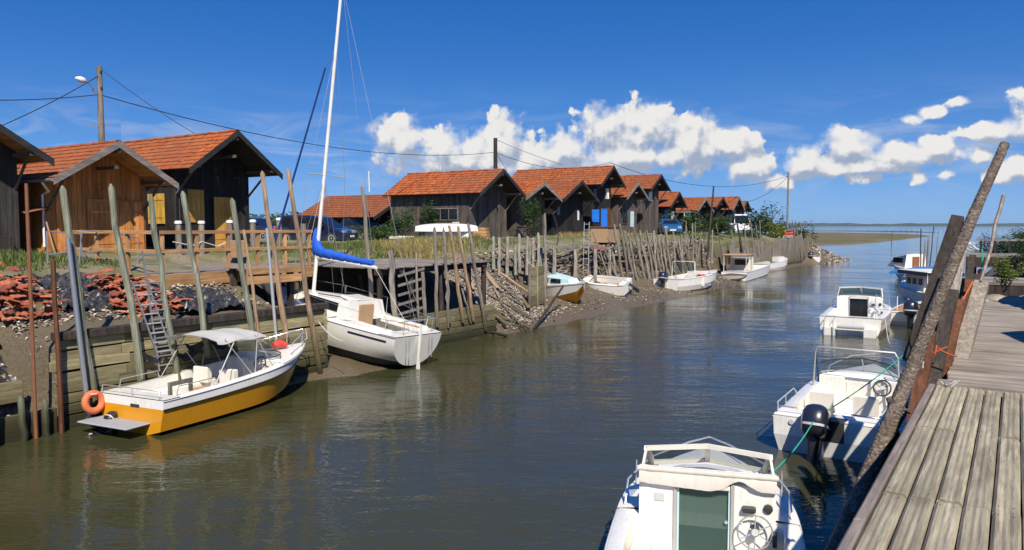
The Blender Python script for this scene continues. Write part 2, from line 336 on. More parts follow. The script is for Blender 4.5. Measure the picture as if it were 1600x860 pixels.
# ------------------------------------------------------------------ left bank terrain
PROF = [
 (-30, [(-15, -1), (-16.3, -.2), (-16.9, -.05), (-17.9, .9), (-19.2, 1.75), (-22, 3.1), (-24, 3.25)]),
 (7.9, [(-15, -1), (-16.3, -.2), (-16.9, -.05), (-17.9, .9), (-19.2, 1.75), (-22, 3.1), (-24, 3.25)]),
 (8.2, [(-15, -.8), (-16.4, -.12), (-16.78, .0), (-16.82, 1.8), (-18.6, 2.1), (-21.3, 3.0), (-24, 3.25)]),
 (15.3, [(-15, -.6), (-16.2, .0), (-16.78, .15), (-16.82, 1.75), (-18.6, 2.0), (-21.3, 2.8), (-24, 3.2)]),
 (15.7, [(-14.6, -.5), (-15.7, .0), (-16.8, .2), (-18.5, .35), (-24.0, .6), (-24.5, 2.8), (-25.5, 3.2)]),
 (18.9, [(-14.6, -.5), (-15.7, .0), (-16.8, .15), (-18.5, .35), (-24.0, .6), (-24.5, 2.8), (-25.5, 3.2)]),
 (19.3, [(-15, -.6), (-16.9, -.05), (-17.42, .0), (-17.46, .8), (-21.8, 1.1), (-22.3, 2.8), (-24, 3.22)]),
 (24.9, [(-15, -.6), (-16.9, -.05), (-17.42, .0), (-17.46, .9), (-21.8, 1.3), (-22.3, 2.8), (-24, 3.25)]),
 (25.4, [(-15, -.6), (-16.7, -.05), (-17.6, .35), (-18.8, 1.1), (-20.4, 2.2), (-21.8, 2.85), (-24, 3.28)]),
 (29.6, [(-15, -.6), (-16.3, -.05), (-17.8, .4), (-19.0, 1.0), (-20.4, 2.1), (-21.6, 2.8), (-24, 3.3)]),
 (33.5, [(-14.8, -.6), (-16.5, .0), (-18.5, .42), (-20.0, .8), (-20.7, 1.2), (-21.6, 2.85), (-24, 3.35)]),
 (58.0, [(-15, -.6), (-17.0, .0), (-18.8, .42), (-20.0, .8), (-20.6, 1.2), (-21.2, 2.9), (-24, 3.5)]),
 (64.0, [(-16, -.6), (-18.3, .0), (-19.4, .15), (-20.0, .35), (-20.3, .6), (-20.8, 2.85), (-24, 3.5)]),
 (90.0, [(-17.5, -.6), (-19.3, .0), (-19.8, .1), (-20.1, .3), (-20.2, 2.6), (-21, 2.9), (-24, 3.4)]),
 (93.0, [(-16.8, -.6), (-18.0, .0), (-18.6, .5), (-19.3, 1.4), (-20.2, 2.4), (-21.5, 2.9), (-26, 3.2)]),
 (100.0, [(-15.8, -.5), (-17.2, .0), (-18.0, .4), (-19.0, 1.0), (-20.3, 1.6), (-22.5, 2.2), (-28, 2.9)]),
 (106.0, [(-16, -.5), (-17.6, .0), (-18.6, .2), (-20, .45), (-22, .8), (-26, 1.5), (-33, 2.6)]),
 (112.0, [(-20, -.5), (-22, -.1), (-24, .1), (-27, .3), (-31, .8), (-36, 1.6), (-42, 2.4)]),
 (150.0, [(-40, -.5), (-44, -.1), (-48, .0), (-52, .1), (-60, .5), (-70, 1), (-80, 1.6)]),
]
def prof_at(y):
    if y <= PROF[0][0]: return PROF[0][1]
    for (ya, pa), (yb, pb) in zip(PROF, PROF[1:]):
        if y <= yb:
            k = (y - ya) / (yb - ya); return [(a[0] + (b[0] - a[0]) * k, a[1] + (b[1] - a[1]) * k) for a, b in zip(pa, pb)]
    return PROF[-1][1]
def zl(x, y):                                                     # height of the left bank at x, y
    p = prof_at(y)
    if x >= p[0][0]: return p[0][1]
    for a, b in zip(p, p[1:]):
        if x >= b[0]: return a[1] + (b[1] - a[1]) * (a[0] - x) / max(a[0] - b[0], 1e-6)
    return p[-1][1] + min(.35, (p[-1][0] - x) * .02)
tb = MB()
ysl = [-30, -10, 0, 4] + [5 + .35 * i for i in range(86)] + [36 + .8 * i for i in range(40)] + [68 + 1.5 * i for i in range(30)] + [116, 125, 135, 150, 220]
for y in ysl:
    p = prof_at(y); row = []
    for a, b2 in zip(p, p[1:]):
        for k in range(6): row.append((a[0] + (b2[0] - a[0]) * k / 6, a[1] + (b2[1] - a[1]) * k / 6))
    e = p[-1]
    row += [(e[0] - dx, e[1] + min(.35, dx * .02)) for dx in (0, 1, 2, 3, 4, 6, 8, 11, 15, 22, 35, 70, 200, 900)]
    for (x, z) in row:
        q = noise.noise(Vector((x * .7, y * .7, 0))) * .10 + noise.noise(Vector((x * 2.3, y * 2.3, 5))) * .035
        tb.v.append(Vector((x, y, z + (q if z > -.3 else 0))))
nc = len(row)
for j in range(len(ysl) - 1):
    for i in range(nc - 1): tb.f.append((j * nc + i + 1, j * nc + i, (j + 1) * nc + i, (j + 1) * nc + i + 1))
def ground_mat():
    m, t, p = newmat('bank_ground'); g = nd(t, 'ShaderNodeNewGeometry').outputs[0]
    s = nd(t, 'ShaderNodeSeparateXYZ'); L(t, g, s.inputs[0])
    a = noi(t, g, .6, 8, .65); f = noi(t, g, 14, 5, .7); ff = noi(t, g, 60, 3, .7)
    mud = ramp(t, f, [(.25, (.075, .058, .033)), (.7, (.165, .125, .072))])
    dirt = ramp(t, f, [(.3, (.16, .125, .075)), (.72, (.34, .28, .19))])
    gr = ramp(t, ff, [(.3, (.07, .085, .022)), (.7, (.17, .165, .05))])
    top = mixc(t, ramp(t, a, [(.42, 0.0), (.56, 1.0)]), dirt, gr)
    hz = nd(t, 'ShaderNodeMapRange', inp={1: 2.1, 2: 3.0}); L(t, mth(t, 'ADD', s.outputs[2], mth(t, 'MULTIPLY', mth(t, 'SUBTRACT', a, .5), 1.5)), hz.inputs[0])
    c = mixc(t, hz.outputs[0], mud, top)
    L(t, c, p.inputs['Base Color'])
    wet = nd(t, 'ShaderNodeMapRange', inp={1: .05, 2: .8, 3: .35, 4: .95}); L(t, s.outputs[2], wet.inputs[0]); L(t, wet.outputs[0], p.inputs['Roughness'])
    bump(t, p, mth(t, 'ADD', f, mth(t, 'MULTIPLY', ff, .4)), .7, .05); return m
M_['ground'] = ground_mat()
tb.build('ground', M_['ground'], kind='structure', smooth=40, label='muddy left bank rising to grassy quay ground')

# ------------------------------------------------------------------ right bank (earth behind the quay, on which platforms stand)
rb = MB()
for y, p in [(-30, [(-.35, -1), (-.4, 2.2), (3, 2.3), (40, 2.6), (400, 3)]), (9.1, [(-.35, -1), (-.4, 2.2), (3, 2.3), (40, 2.6), (400, 3)]), (20.4, [(-.45, -1), (-.5, 2.4), (3, 2.5), (40, 2.6), (400, 3)]),
             (24, [(-.6, -1), (-.7, 2.2), (3, 2.5), (40, 2.6), (400, 3)]), (40, [(-1.4, -1), (-1.3, 1.6), (.5, 2.6), (40, 2.9), (400, 3)]), (70, [(-3.5, -1), (-1.5, 1.0), (1, 2.6), (40, 2.9), (400, 3)]), (120, [(0, -1), (3, .3), (10, 2.2), (60, 2.9), (400, 3)]), (200, [(40, -1), (50, -.2), (60, 1), (100, 2), (400, 3)])]:
    row = []
    for a, b2 in zip(p, p[1:]): row += [Vector((a[0] + (b2[0] - a[0]) * k / 4, y, a[1] + (b2[1] - a[1]) * k / 4)) for k in range(4)]
    row.append(Vector((p[-1][0], y, p[-1][1]))); nr = len(row); rb.v += row
for j in range(7):
    for i in range(nr - 1): rb.f.append((j * nr + i, j * nr + i + 1, (j + 1) * nr + i + 1, (j + 1) * nr + i))
rb.build('right_bank', M_['ground'], kind='structure')

# ------------------------------------------------------------------ mudflats and far shore
def island(name, pix, z, mat):
    ring = [onz(x, y, 0) for x, y in pix]; c = sum(ring, Vector()) / len(ring); b = MB(); rr = []
    for i, p in enumerate(ring):
        q = ring[(i + 1) % len(ring)]
        for k in range(6): s = p.lerp(q, k / 6); rr.append(s + (s - c) * noise.noise(s * .02) * .03)
    def rg(k, zz): return [(c.x + (p.x - c.x) * k, c.y + (p.y - c.y) * k, zz + noise.noise(p * .05 * k) * z * .4) for p in rr]
    b.loft([rg(1.0, -.15), rg(.93, z * .6), rg(.7, z), rg(.35, z)], cap0=False); return b.build(name, mat, kind='structure', smooth=60)
M_['flat'] = patch('mudflat', [(.36, (.13, .085, .045)), (.47, (.20, .15, .085)), (.55, (.11, .11, .028)), (.64, (.15, .13, .05))], .035, fine=.6, bst=.2, bd=.3)
M_['flat2'] = patch('sandbar', [(.35, (.10, .075, .05)), (.6, (.19, .16, .11))], .03, fine=1.0, bst=.2, bd=.3)
island('mudflat', [(1150, 384), (1280, 384), (1330, 383), (1375, 380), (1420, 374), (1460, 369.5), (1440, 366.8), (1380, 364.6), (1300, 363.4), (1200, 363)], .22, M_['flat'])
island('sandbar', [(1180, 361.8), (1300, 361.9), (1400, 362.6), (1480, 364), (1430, 361.2), (1330, 360.5), (1220, 360.5)], .15, M_['flat2'])
M_['forest'] = patch('far_forest', [(.4, (.025, .045, .02)), (.65, (.06, .085, .035))], .01, fine=.2, bst=.1, bd=1)
hb = MB(); D = 7500
r0, r1, r2 = [], [], []
for i in range(240):
    a = R(-75 + i * .6); h = 24 + 14 * noise.noise(Vector((i * .11, 0, 0))) + 9 * noise.noise(Vector((i * .5, 3, 0))) + 3 * noise.noise(Vector((i * 1.7, 7, 0)))
    for rr, d, z in ((r0, D, -2), (r1, D + 60, max(8, h)), (r2, D + 900, max(5, h * .8))): rr.append((d * math.sin(a), d * math.cos(a), z))
hb.loft([r0, r1, r2], closed=False); hb.build('hills', M_['forest'], kind='structure', smooth=50, label='low wooded far shore on the horizon')
# ------------------------------------------------------------------ tiled timber huts
def tile_mat(name='clay_tile', k=1.0, brown=0.0):
    m, t, p = newmat(name); oi = nd(t, 'ShaderNodeObjectInfo'); g = nd(t, 'ShaderNodeNewGeometry')
    r = mth(t, 'FRACT', mth(t, 'ADD', oi.outputs['Random'], g.outputs['Random Per Island']))
    a = noi(t, g.outputs[0], 9, 6, .7); b2 = noi(t, g.outputs[0], .8, 4); b3 = noi(t, g.outputs[0], .11, 2); b4 = noi(t, g.outputs[0], 3.1, 5, .7)
    c = ramp(t, r, [(0, (.17, .04, .013)), (.3, (.30, .065, .017)), (.65, (.42, .095, .022)), (.9, (.50, .15, .04)), (1, (.22, .06, .025))])
    c = mixc(t, ramp(t, a, [(.48, 0.0), (.75, .7)]), c, (.15, .05, .022))
    c = mixc(t, ramp(t, b2, [(.5, 0.0), (.75, .45)]), c, (.44, .15, .045))
    c = mixc(t, ramp(t, b3, [(.42, 0.0), (.58, .5)]), c, (.20, .075, .04)); c = mixc(t, ramp(t, b4, [(.56, 0.0), (.66, .65)]), c, (.22, .17, .10))
    c = mixc(t, brown, c, (.15, .065, .035)) if brown else c
    L(t, c, p.inputs['Base Color']); p.inputs['Roughness'].default_value = .85; p.inputs['Specular IOR Level'].default_value = .2
    bump(t, p, a, .4, .01); return m
M_['tile'] = tile_mat(); M_['tile_brown'] = tile_mat('brown_clay_tile', brown=.55); M_['tile_dull'] = tile_mat('dull_clay_tile', brown=.28)
TP = [(-.125, .0), (-.105, .024), (-.06, .034), (-.015, .010), (.015, .010), (.06, .034), (.105, .024), (.125, .0)]
def tile_add(b, M, L_=.37, w=1.0, th=.014):
    r0 = [M @ Vector((x * w, 0, z)) for x, z in TP]; r1 = [M @ Vector((x * w, -L_, z + .03)) for x, z in TP]; r2 = [M @ Vector((x * w, -L_, z - .004)) for x, z in TP]
    b.loft([r0, r1, r2], closed=False)
tm = MB(); tile_add(tm, Matrix()); TILE = tm.mesh('roof_tile', M_['tile'], 35)
def slope_tiles(W_run, S_len, M, parent, as_obj, rng, ridge_gap=.05, tile='tile'):
    """rows of interlocking tiles; local x along the ridge 0..W_run, local y up the slope 0..S_len"""
    pitch = .33; nr = max(1, round((S_len - ridge_gap) / pitch)); pitch = (S_len - ridge_gap) / nr; ncol = max(1, round(W_run / .252)); cw = W_run / ncol
    b = MB()
    for i in range(nr):
        for j in range(ncol):
            m = M @ T((j + .5) * cw, (i + 1) * pitch + rng.uniform(-.006, .006), .012 + i * .0005 + rng.uniform(0, .006)) @ RX(R(rng.uniform(-1.2, .2))) @ RZ(R(rng.uniform(-.8, .8)))
            if rng.random() < .02: m = m @ T(rng.uniform(-.02, .02), -.07, .012) @ RZ(R(rng.uniform(-7, 7)))
            if as_obj: link('roof_tile', TILE, parent, m)
            else: tile_add(b, m)
    if not as_obj: b.build('roof_tiles', M_[tile], parent, 35, kind='stuff')
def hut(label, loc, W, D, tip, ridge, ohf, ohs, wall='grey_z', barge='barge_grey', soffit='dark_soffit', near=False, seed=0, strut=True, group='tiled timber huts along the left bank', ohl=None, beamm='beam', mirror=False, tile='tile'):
    """x = 0 gable wall plane, +x towards the channel; -y is the side turned to the viewer"""
    rng = random.Random(seed); h = thing('timber_hut', loc, math.pi if mirror else 0, label, 'hut', group)
    S = W / 2 + ohs; sl = (ridge - tip) / S; ang = math.atan(sl); SL = math.hypot(S, ridge - tip)
    zr = lambda y: ridge - abs(y) * sl - .10
    # walls: dark core with boards nailed on
    core = MB(); pts = [(-W / 2, 0), (W / 2, 0), (W / 2, zr(W / 2)), (0, zr(0)), (-W / 2, zr(W / 2))]
    core.loft([[(-.05, y, z) for y, z in pts], [(-D, y, z) for y, z in pts]])
    wl = core.build('wall', M_[wall], h)
    bw = .19 if near else .2; bd = MB(); n = max(4, round(W / bw)); pw = W / n
    def board(M, w_, z0a, z0b, hgt_a, hgt_b, t_):
        b = MB(); b.loft([[M @ Vector((x, y, z)) for x, y, z in ((0, 0, 0), (w_, 0, 0), (w_, t_, 0), (0, t_, 0))], [M @ Vector((0, 0, hgt_a)), M @ Vector((w_, 0, hgt_b)), M @ Vector((w_, t_, hgt_b)), M @ Vector((0, t_, hgt_a))]]); return b
    far = MB()
    for i in range(n):
        y0 = -W / 2 + i * pw + .006; y1 = y0 + pw - .012; t_ = .03 + rng.uniform(-.008, .012)
        b = board(frame((-.045, y0, rng.uniform(0, .04)), (0, 0, 1), (0, 1, 0)) @ Matrix.Scale(-1, 4, (0, 1, 0)), y1 - y0, 0, 0, zr(y0), zr(y1), t_ + .045)
        if near: b.build('plank', M_[wall], wl)
        else: far.add(b.v, b.f)
    nside = max(4, round(D / bw)); ps = D / nside
    for i in range(nside):
        x0 = -D + i * ps + .006; t_ = .03 + rng.uniform(-.008, .012); hh = zr(W / 2) - .02
        b = MB().box(x0, x0 + ps - .012, -W / 2 - t_, -W / 2 + .01, rng.uniform(0, .05), hh)
        if near: b.build('plank', M_[wall], wl)
        else: far.add(b.v, b.f)
    if not near: far.build('planks', M_[wall], wl, kind='stuff')
    # roof deck (boards seen from below), tiles, ridge
    rf = MB(); th = .05
    for s in (-1, 1):
        rf.loft([[(ohf, 0, ridge - th), (ohf, s * S, tip - th), (ohf, s * S, tip), (ohf, 0, ridge)], [(-D - .3, 0, ridge - th), (-D - .3, s * S, tip - th), (-D - .3, s * S, tip), (-D - .3, 0, ridge)]])
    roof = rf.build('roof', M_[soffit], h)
    run = D + .3 + ohf - .04
    for s in (-1, 1):
        if s < 0: M = frame((-D - .28, -S, tip), (0, -math.sin(ang), math.cos(ang)), (1, 0, 0))
        else: M = frame((ohf - .02, S, tip), (0, math.sin(ang), math.cos(ang)), (-1, 0, 0))
        slope_tiles(run, SL, M, roof, near and s < 0, rng, tile=tile)
    rd = MB(); nrd = round(run / .4)
    for i in range(nrd):
        x = -D - .28 + i * run / nrd; rg = lambda xx, k: [(xx, .13 * math.cos(q) * k, ridge + .01 + .10 * math.sin(q) * k) for q in (math.pi * j / 6 for j in range(7))]
        rd.loft([rg(x, 1.0), rg(x + run / nrd + .03, .86)], closed=False)
    rd.build('ridge_tiles', M_[tile], roof, 35, kind='stuff')
    # bargeboards, wall plates, struts
    for s in (-1, 1):
        b = MB(); y1 = s * (S + .03); zt = tip - .05 - .03 * sl
        q = [(0, ridge + .07), (y1, zt + .09), (y1, zt - .16), (0, ridge - .19)]
        b.loft([[(ohf + .01, y, z) for y, z in q], [(ohf + .05, y, z) for y, z in q]]); b.build('bargeboard', M_[barge], roof)
        if ohf > .5:
            zz = zr(W / 2 * .96) - .06
            b = MB().box(-.2, ohf - .02, s * W * .48 - .06, s * W * .48 + .06, zz - .14, zz - .01); b.build('roof_beam', M_[beamm], roof)
            if strut: MB().tube([(-.01, s * W * .48, zz - 1.25), (ohf * .8, s * W * .48, zz - .12)], .05, 4).build('strut', M_[beamm], h)
    if ohf > .5:
        MB().box(-.2, ohf - .02, -.07, .07, zr(0) - .26, zr(0) - .08).build('roof_beam', M_[beamm], roof)
        MB().box(.12, ohf * .9, -.05, .05, (ridge + tip) / 2 - .25, (ridge + tip) / 2 - .13).build('roof_beam', M_[beamm], roof)
    return h
def panel(h, name, y0, y1, z0, z1, mat, t=.05, side=False, fr=None, x=0.0, boards=0, handle=False, frm='barge_grey', lat=0):
    """door, shutter or window on the gable (side=False) or on the wall turned to the viewer (y0, y1 are then x; x is half width)"""
    def mk(a0, a1, b0, b1, d0, d1):
        return MB().box(.03 + d0, .03 + d1, a0, a1, b0, b1) if not side else MB().box(a0, a1, -x - .04 - d1, -x - .04 - d0, b0, b1)
    p = mk(y0, y1, z0, z1, 0, t).build(name, M_[mat], h)
    if boards:
        for i in range(boards):
            w_ = (y1 - y0) / boards; mk(y0 + i * w_ + .006, y0 + (i + 1) * w_ - .006, z0 + .01, z1 - .01, t, t + .014).build('board', M_[mat], p)
        for zz in (z0 + .2 * (z1 - z0), z0 + .78 * (z1 - z0)): mk(y0 + .02, y1 - .02, zz, zz + .08, t + .014, t + .03).build('crossbar', M_[mat], p)
    if fr:
        for a in ((y0 - fr, y0, z0 - fr, z1 + fr), (y1, y1 + fr, z0 - fr, z1 + fr), (y0, y1, z1, z1 + fr), (y0, y1, z0 - fr, z0)): mk(*a, 0, t + .03).build('frame', M_[frm], p)
        for k in range(lat):
            yy = y0 + (k + 1) * (y1 - y0) / (lat + 1); mk(yy - .02, yy + .02, z0, z1, t, t + .02).build('mullion', M_[frm], p)
    if handle: mk(y1 - .14, y1 - .10, z0 + .95, z0 + 1.1, t, t + .05).build('handle', M_['galv'], p)
    return p
G = 3.25
def gy(px, py, x): q = onx(px, py, x); return q
# hut whose roof corner enters at the top left
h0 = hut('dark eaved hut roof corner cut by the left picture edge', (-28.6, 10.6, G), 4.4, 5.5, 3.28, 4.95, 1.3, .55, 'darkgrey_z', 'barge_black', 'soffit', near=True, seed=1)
# brown hut
XW = -29.0
h1 = hut('small brown plank hut with grey bargeboards and orange tiled roof', (XW, 15.72, G - .05), 3.76, 6.2, 2.72, 4.12, 1.6, .42, 'brown_z', 'barge_grey', 'soffit', near=True, seed=2)
panel(h1, 'door', -.35, .72, 0, 2.02, 'brown_z', .05, boards=6, fr=.07, frm='brown_z', handle=True)
panel(h1, 'door', .86, 1.72, 0, 2.02, 'brown_z', .05, boards=5, fr=.05, frm='brown_z')
MB().torus(T(.06, .1, 2.55) @ RY(R(90)), .13, .02).build('round_emblem', M_['brown_z'], h1)
MB().tube([(-6.4, -2.36, 2.66), (1.6, -2.36, 2.66)], .06, 8).build('gutter', M_['galv'], h1)
MB().tube([(.9, -2.36, 2.6), (.9, -2.3, 2.5), (.6, -2.0, 2.3), (.1, -1.98, 2.2), (.1, -1.98, .35)], .04, 8).build('downpipe', M_['white'], h1)
b = MB(); rg = []
for i in range(40): rg.append((-3 + i * .09, .03 * math.sin(i * 1.6)))
b.loft([[(x, -1.9, 1.75 + z) for x, z in rg], [(x, -2.75, 1.55 + z) for x, z in rg]], closed=False); b.build('corrugated_canopy', M_['rust'], h1, 60)
MB().tube([(.05, -1.95, 1.6), (.75, -1.95, .1)], .03, 4).build('canopy_brace', M_['tan'], h1)
# black hut
X2 = -29.8
h2 = hut('tall black plank hut with yellow shutters and steep orange roof', (X2, 21.3, G - .05), 3.8, 7.0, 3.42, 5.12, 1.8, .42, 'black_z', 'barge_black', 'dark_soffit', near=True, seed=3)
def loc_y(px, py, X, yc): q = onx(px, py, X + .05); return q.y - yc, q.z - (G - .05)
a, zt = loc_y(292, 296, X2, 21.3); c, zb = loc_y(319, 348, X2, 21.3); panel(h2, 'shutter', a, c, zb, zt, 'yellow_shaded_z', .05, boards=4)
a2, zt2 = loc_y(262, 297, X2, 21.3); panel(h2, 'window', -1.85, a - .03, zb, zt, 'darkglass', .02, fr=.05, frm='darkgrey_z', lat=2)
a, zt = loc_y(333, 308, X2, 21.3); c, zb = loc_y(362, 390, X2, 21.3); panel(h2, 'door', a, c, .02, zt, 'yellow_shaded_z', .05, boards=5, fr=.06, frm='black_z', handle=True)
panel(h2, 'shutter', -1.75, -.6, zb + 1.15, zt + .1, 'yellow_z', .05, side=True, x=1.9, boards=5)
q = onx(335, 265, X2 + .05); MB().lathe([(.16, 0), (.16, .05), (.1, .06)], T(.05, q.y - 21.3, q.z - 3.2) @ RY(R(90))).build('round_vent', M_['darkgrey_z'], h2, 40)
for px, ch in ((340, '1'), (369, '7')):                           # house number marks on the black boards
    q = onx(px, 283, X2 + .05); yy = q.y - 21.3; zz = q.z - 3.2; b = MB()
    if ch == '1': b.box(.045, .075, yy - .02, yy + .02, zz - .2, zz + .2); b.box(.045, .075, yy - .09, yy - .02, zz + .15, zz + .2)
    else: b.box(.045, .075, yy - .14, yy + .14, zz + .12, zz + .16); b.box(.045, .075, yy + .10, yy + .14, zz - .18, zz + .12)
    b.build('number', M_['grey_z'], h2)
# far low barn behind the parked cars
q = onz(600, 372, 3.3)
h3 = hut('low wide open barn with faded orange roof behind the parked cars', (-39.5, 44.2, 3.35), 5.0, 7.2, 1.55, 3.25, .9, .9, 'black_z', 'barge_black', 'dark_soffit', seed=4, tile='tile_brown')
# grey hut with the overturned boat
h4 = hut('grey weathered plank hut with a three pane window and ivy', (-29.5, 42.1, 3.4), 4.3, 6.7, 2.95, 4.55, 1.25, .5, 'grey_z', 'barge_black', 'dark_soffit', seed=5, beamm='barge_grey')
panel(h4, 'window', -3.0, -.9, 1.3, 2.0, 'darkglass', .02, side=True, x=2.15, fr=.05, frm='barge_grey', lat=2)
panel(h4, 'board', -1.3, -.75, .55, 1.15, 'cream', .03, side=True, x=2.15)
sk = MB().box(-2.1, -1.5, -.02, .02, 0, .25).build('roof_vent', M_['darkgrey_z'], h4); sk.location = (0, -.9, 3.85); sk.rotation_euler = (R(-30), 0, 0)
h5 = hut('narrow grey hut with a dark doorway next to the ivy bush', (-29.5, 47.4, 3.5), 3.9, 3.4, 2.75, 3.85, 1.2, .55, 'grey_z', 'barge_grey', seed=6, beamm='barge_grey')
panel(h5, 'doorway', .25, 1.6, 0, 2.1, 'black_z', .02); panel(h5, 'shutter', -1.7, -1.0, .7, 1.9, 'grey_z', .04, boards=3)  # black panel for the open doorway: its inside shade is painted on
h6 = hut('black hut with wide gable and small white window behind tall grass', (-29.6, 53.2, 3.55), 4.9, 4.6, 2.75, 4.2, 1.25, .45, 'black_z', 'barge_black', seed=7, tile='tile_dull')
panel(h6, 'window', 1.5, 1.75, 1.2, 2.0, 'white', .03); panel(h6, 'window', -1.9, -1.3, 1.6, 2.2, 'darkglass', .02, fr=.05, frm='grey_z')
h7 = hut('tall two storey black hut with blue door and blue shutter', (-29.6, 58.9, 3.55), 3.7, 8.2, 4.1, 5.7, 1.2, .45, 'black_z', 'barge_black', seed=8)
a = onx(939, 330, -29.5); panel(h7, 'door', .05, .95, .1, 2.15, 'bluedoor', .06, boards=4, fr=.05, frm='bluedoor')
panel(h7, 'shutter', -1.65, -.45, 1.05, 2.1, 'bluedoor', .05, boards=4); panel(h7, 'doorway', 1.0, 1.75, .1, 2.3, 'rust_wood', .03)
panel(h7, 'window', .9, 1.35, 3.1, 3.9, 'white', .03, fr=.05, frm='cream', lat=1); panel(h7, 'window', -1.4, -.9, 3.1, 3.8, 'darkglass', .03, fr=.05, frm='grey_z')
h8 = hut('slim grey hut with peaked gable between two tall huts', (-29.3, 63.7, 3.6), 3.9, 4.0, 3.15, 4.5, 1.0, .4, 'grey_z', 'barge_grey', seed=9, beamm='barge_grey', tile='tile_dull')
panel(h8, 'window', -1.3, -.3, .9, 1.9, 'darkglass', .03, fr=.06, frm='grey_z', lat=1); panel(h8, 'shutter', .5, 1.2, .6, 2.0, 'palebl', .03, boards=3)
h9 = hut('second tall hut with black overhanging gable and pale end wall', (-29.4, 69.0, 3.6), 3.9, 5.5, 4.1, 5.5, 1.1, .4, 'grey_z', 'barge_black', seed=10, tile='tile_dull')
panel(h9, 'window', -.5, .2, 3.1, 3.9, 'white', .03, fr=.05, frm='cream', lat=1)
h10 = hut('low black hut with blue door beside the blue car', (-29.2, 73.2, 3.6), 3.6, 3.6, 2.55, 4.0, 1.1, .4, 'black_z', 'barge_black', seed=11, tile='tile_dull')
panel(h10, 'door', -1.2, -.4, .1, 2.2, 'bluedoor', .05, boards=3, fr=.05, frm='bluedoor'); panel(h10, 'window', .5, 1.3, 1.0, 2.2, 'cream', .03, fr=.05, frm='grey_z')
h11 = hut('black hut with pale fascia and open lean-to on its side', (-29.2, 81.6, 3.6), 4.2, 6.0, 2.3, 3.65, .9, .5, 'black_z', 'barge_grey', seed=12, tile='tile_dull')
cp = MB().box(-4.5, .6, -5.2, -2.2, 2.05, 2.22).build('lean_to_roof', M_['galv'], h11)
for k in (-5.1, -3.6): MB().tube([(.4, k, 0), (.4, k, 2.05)], .07, 6).build('post', M_['white'], h11)
h12 = hut('small orange roofed hut left of the white van', (-28.8, 86.4, 3.6), 3.6, 4.0, 2.75, 3.9, .8, .4, 'black_z', 'barge_black', seed=13)
h13 = hut('bright orange roofed hut behind the white van', (-28.6, 91.9, 3.6), 4.0, 4.6, 2.55, 4.1, .8, .45, 'darkgrey_z', 'barge_grey', seed=14)
h14 = hut('last small hut at the end of the row', (-29.0, 96.3, 3.6), 3.2, 3.4, 2.5, 3.7, .9, .4, 'black_z', 'barge_black', seed=15)
# right bank huts: two just beyond the right edge (their gable shadows fall on the platform) and one seen at the edge
for k, (y, lab) in enumerate(((11.85, 'timber hut whose gable shadow falls on the near platform'), (18.1, 'timber hut whose gable shadow falls on the far platform end'))):
    hut(lab, (3.19 - .25 * k, y, 2.45), 4.2, 5, 2.2, 3.8, .9, .5, 'darkgrey_z', 'barge_black', seed=20 + k, mirror=True, group='huts on the right bank')
hut('dark hut with red roof edge at the far right', (1.0, 41.5, 2.75), 4.4, 5, 2.65, 4.0, .55, .4, 'darkgrey_z', 'barge_black', seed=23, mirror=True, group='huts on the right bank')
# ------------------------------------------------------------------ left bank furniture
def pole_mesh(b, p0, p1, r0, r1, n=7, point=True, wob=.02, seed=0):
    """slightly crooked round post from p0 (foot) to p1 (top), top sawn to a blunt point"""
    p0 = Vector(p0); p1 = Vector(p1); rg = random.Random(seed); pts = []; rs = []; k = 6
    for i in range(k + 1):
        f = i / k; q = p0.lerp(p1, f)
        if 0 < i < k: q += Vector((rg.uniform(-wob, wob), rg.uniform(-wob, wob), 0))
        pts.append(q); rs.append((r0 + (r1 - r0) * f) * rg.uniform(.95, 1.05))
    if point: pts.append(p1 + (p1 - p0).normalized() * r1 * 1.4); rs.append(r1 * .25)
    return b.tube(pts, rs, n)
def post(name, top, foot, r0, r1, mat, label, cat='post', group=None, n=7, point=True, wob=.02, smooth=40):
    o = pole_mesh(MB(), foot, top, r0 * .88, r1 * .86, n, point, wob, sum(map(ord, label)) % 999 + int(top[1] * 10)).build(name, M_[mat], None, smooth)
    return tag(o, label, cat, group)
XP = -16.46
def lp(pt, pb, r0, r1, mat, label, x=XP, ext=.6, name='mooring_post', group='leaning posts of the left plank wall', **k):
    k.setdefault('wob', .038)
    a = onx(*pt, x); c = onx(*pb, x); c = c + (c - a).normalized() * ext
    return post(name, a, c, r0 * .8, r1 * .78, mat, label, group=group, **k)
lp((41, 287), (57, 692), .055, .05, 'rust', 'thin rusty steel pole, the leftmost one rising from the water', name='steel_pole', group=None, point=False, wob=0)
lp((83, 407), (98, 712), .075, .07, 'rust_wood', 'short rust brown post beside the stern of the yellow boat', group=None, point=False, wob=.01)
lp((98, 297), (146, 610), .12, .095, 'post_green', 'greenish post leaning against the shiny steel pipe, left end of plank wall', ext=.3)
lp((106, 372), (134, 612), .075, .075, 'galv', 'shiny steel pipe beside the leftmost wooden post', x=-16.3, name='steel_pipe', group=None, point=False, wob=0, n=12)
lp((174, 294), (221, 597), .125, .10, 'post_green', 'greenish pointed post in front of the brown hut door')
lp((236, 310), (276, 577), .115, .095, 'post_green', 'greenish post left of the aluminium ladder, before the yellow shutter')
lp((286, 304), (319, 520), .11, .09, 'post_green', 'greenish post in front of the black hut shutter')
lp((363, 315), (401, 560), .12, .095, 'post_green', 'greenish post in front of the black hut door')
lp((410, 272), (457, 600), .12, .085, 'post_brown', 'bare brown post leaning beside the timber landing')
lp((450, 268), (500, 588), .12, .085, 'post_brown', 'brown post at the plank wall corner, beside the sailboat bow')
lp((381, 362), (410, 560), .07, .06, 'post_brown', 'thin split stake behind the bow of the yellow boat', x=-16.5, group=None)
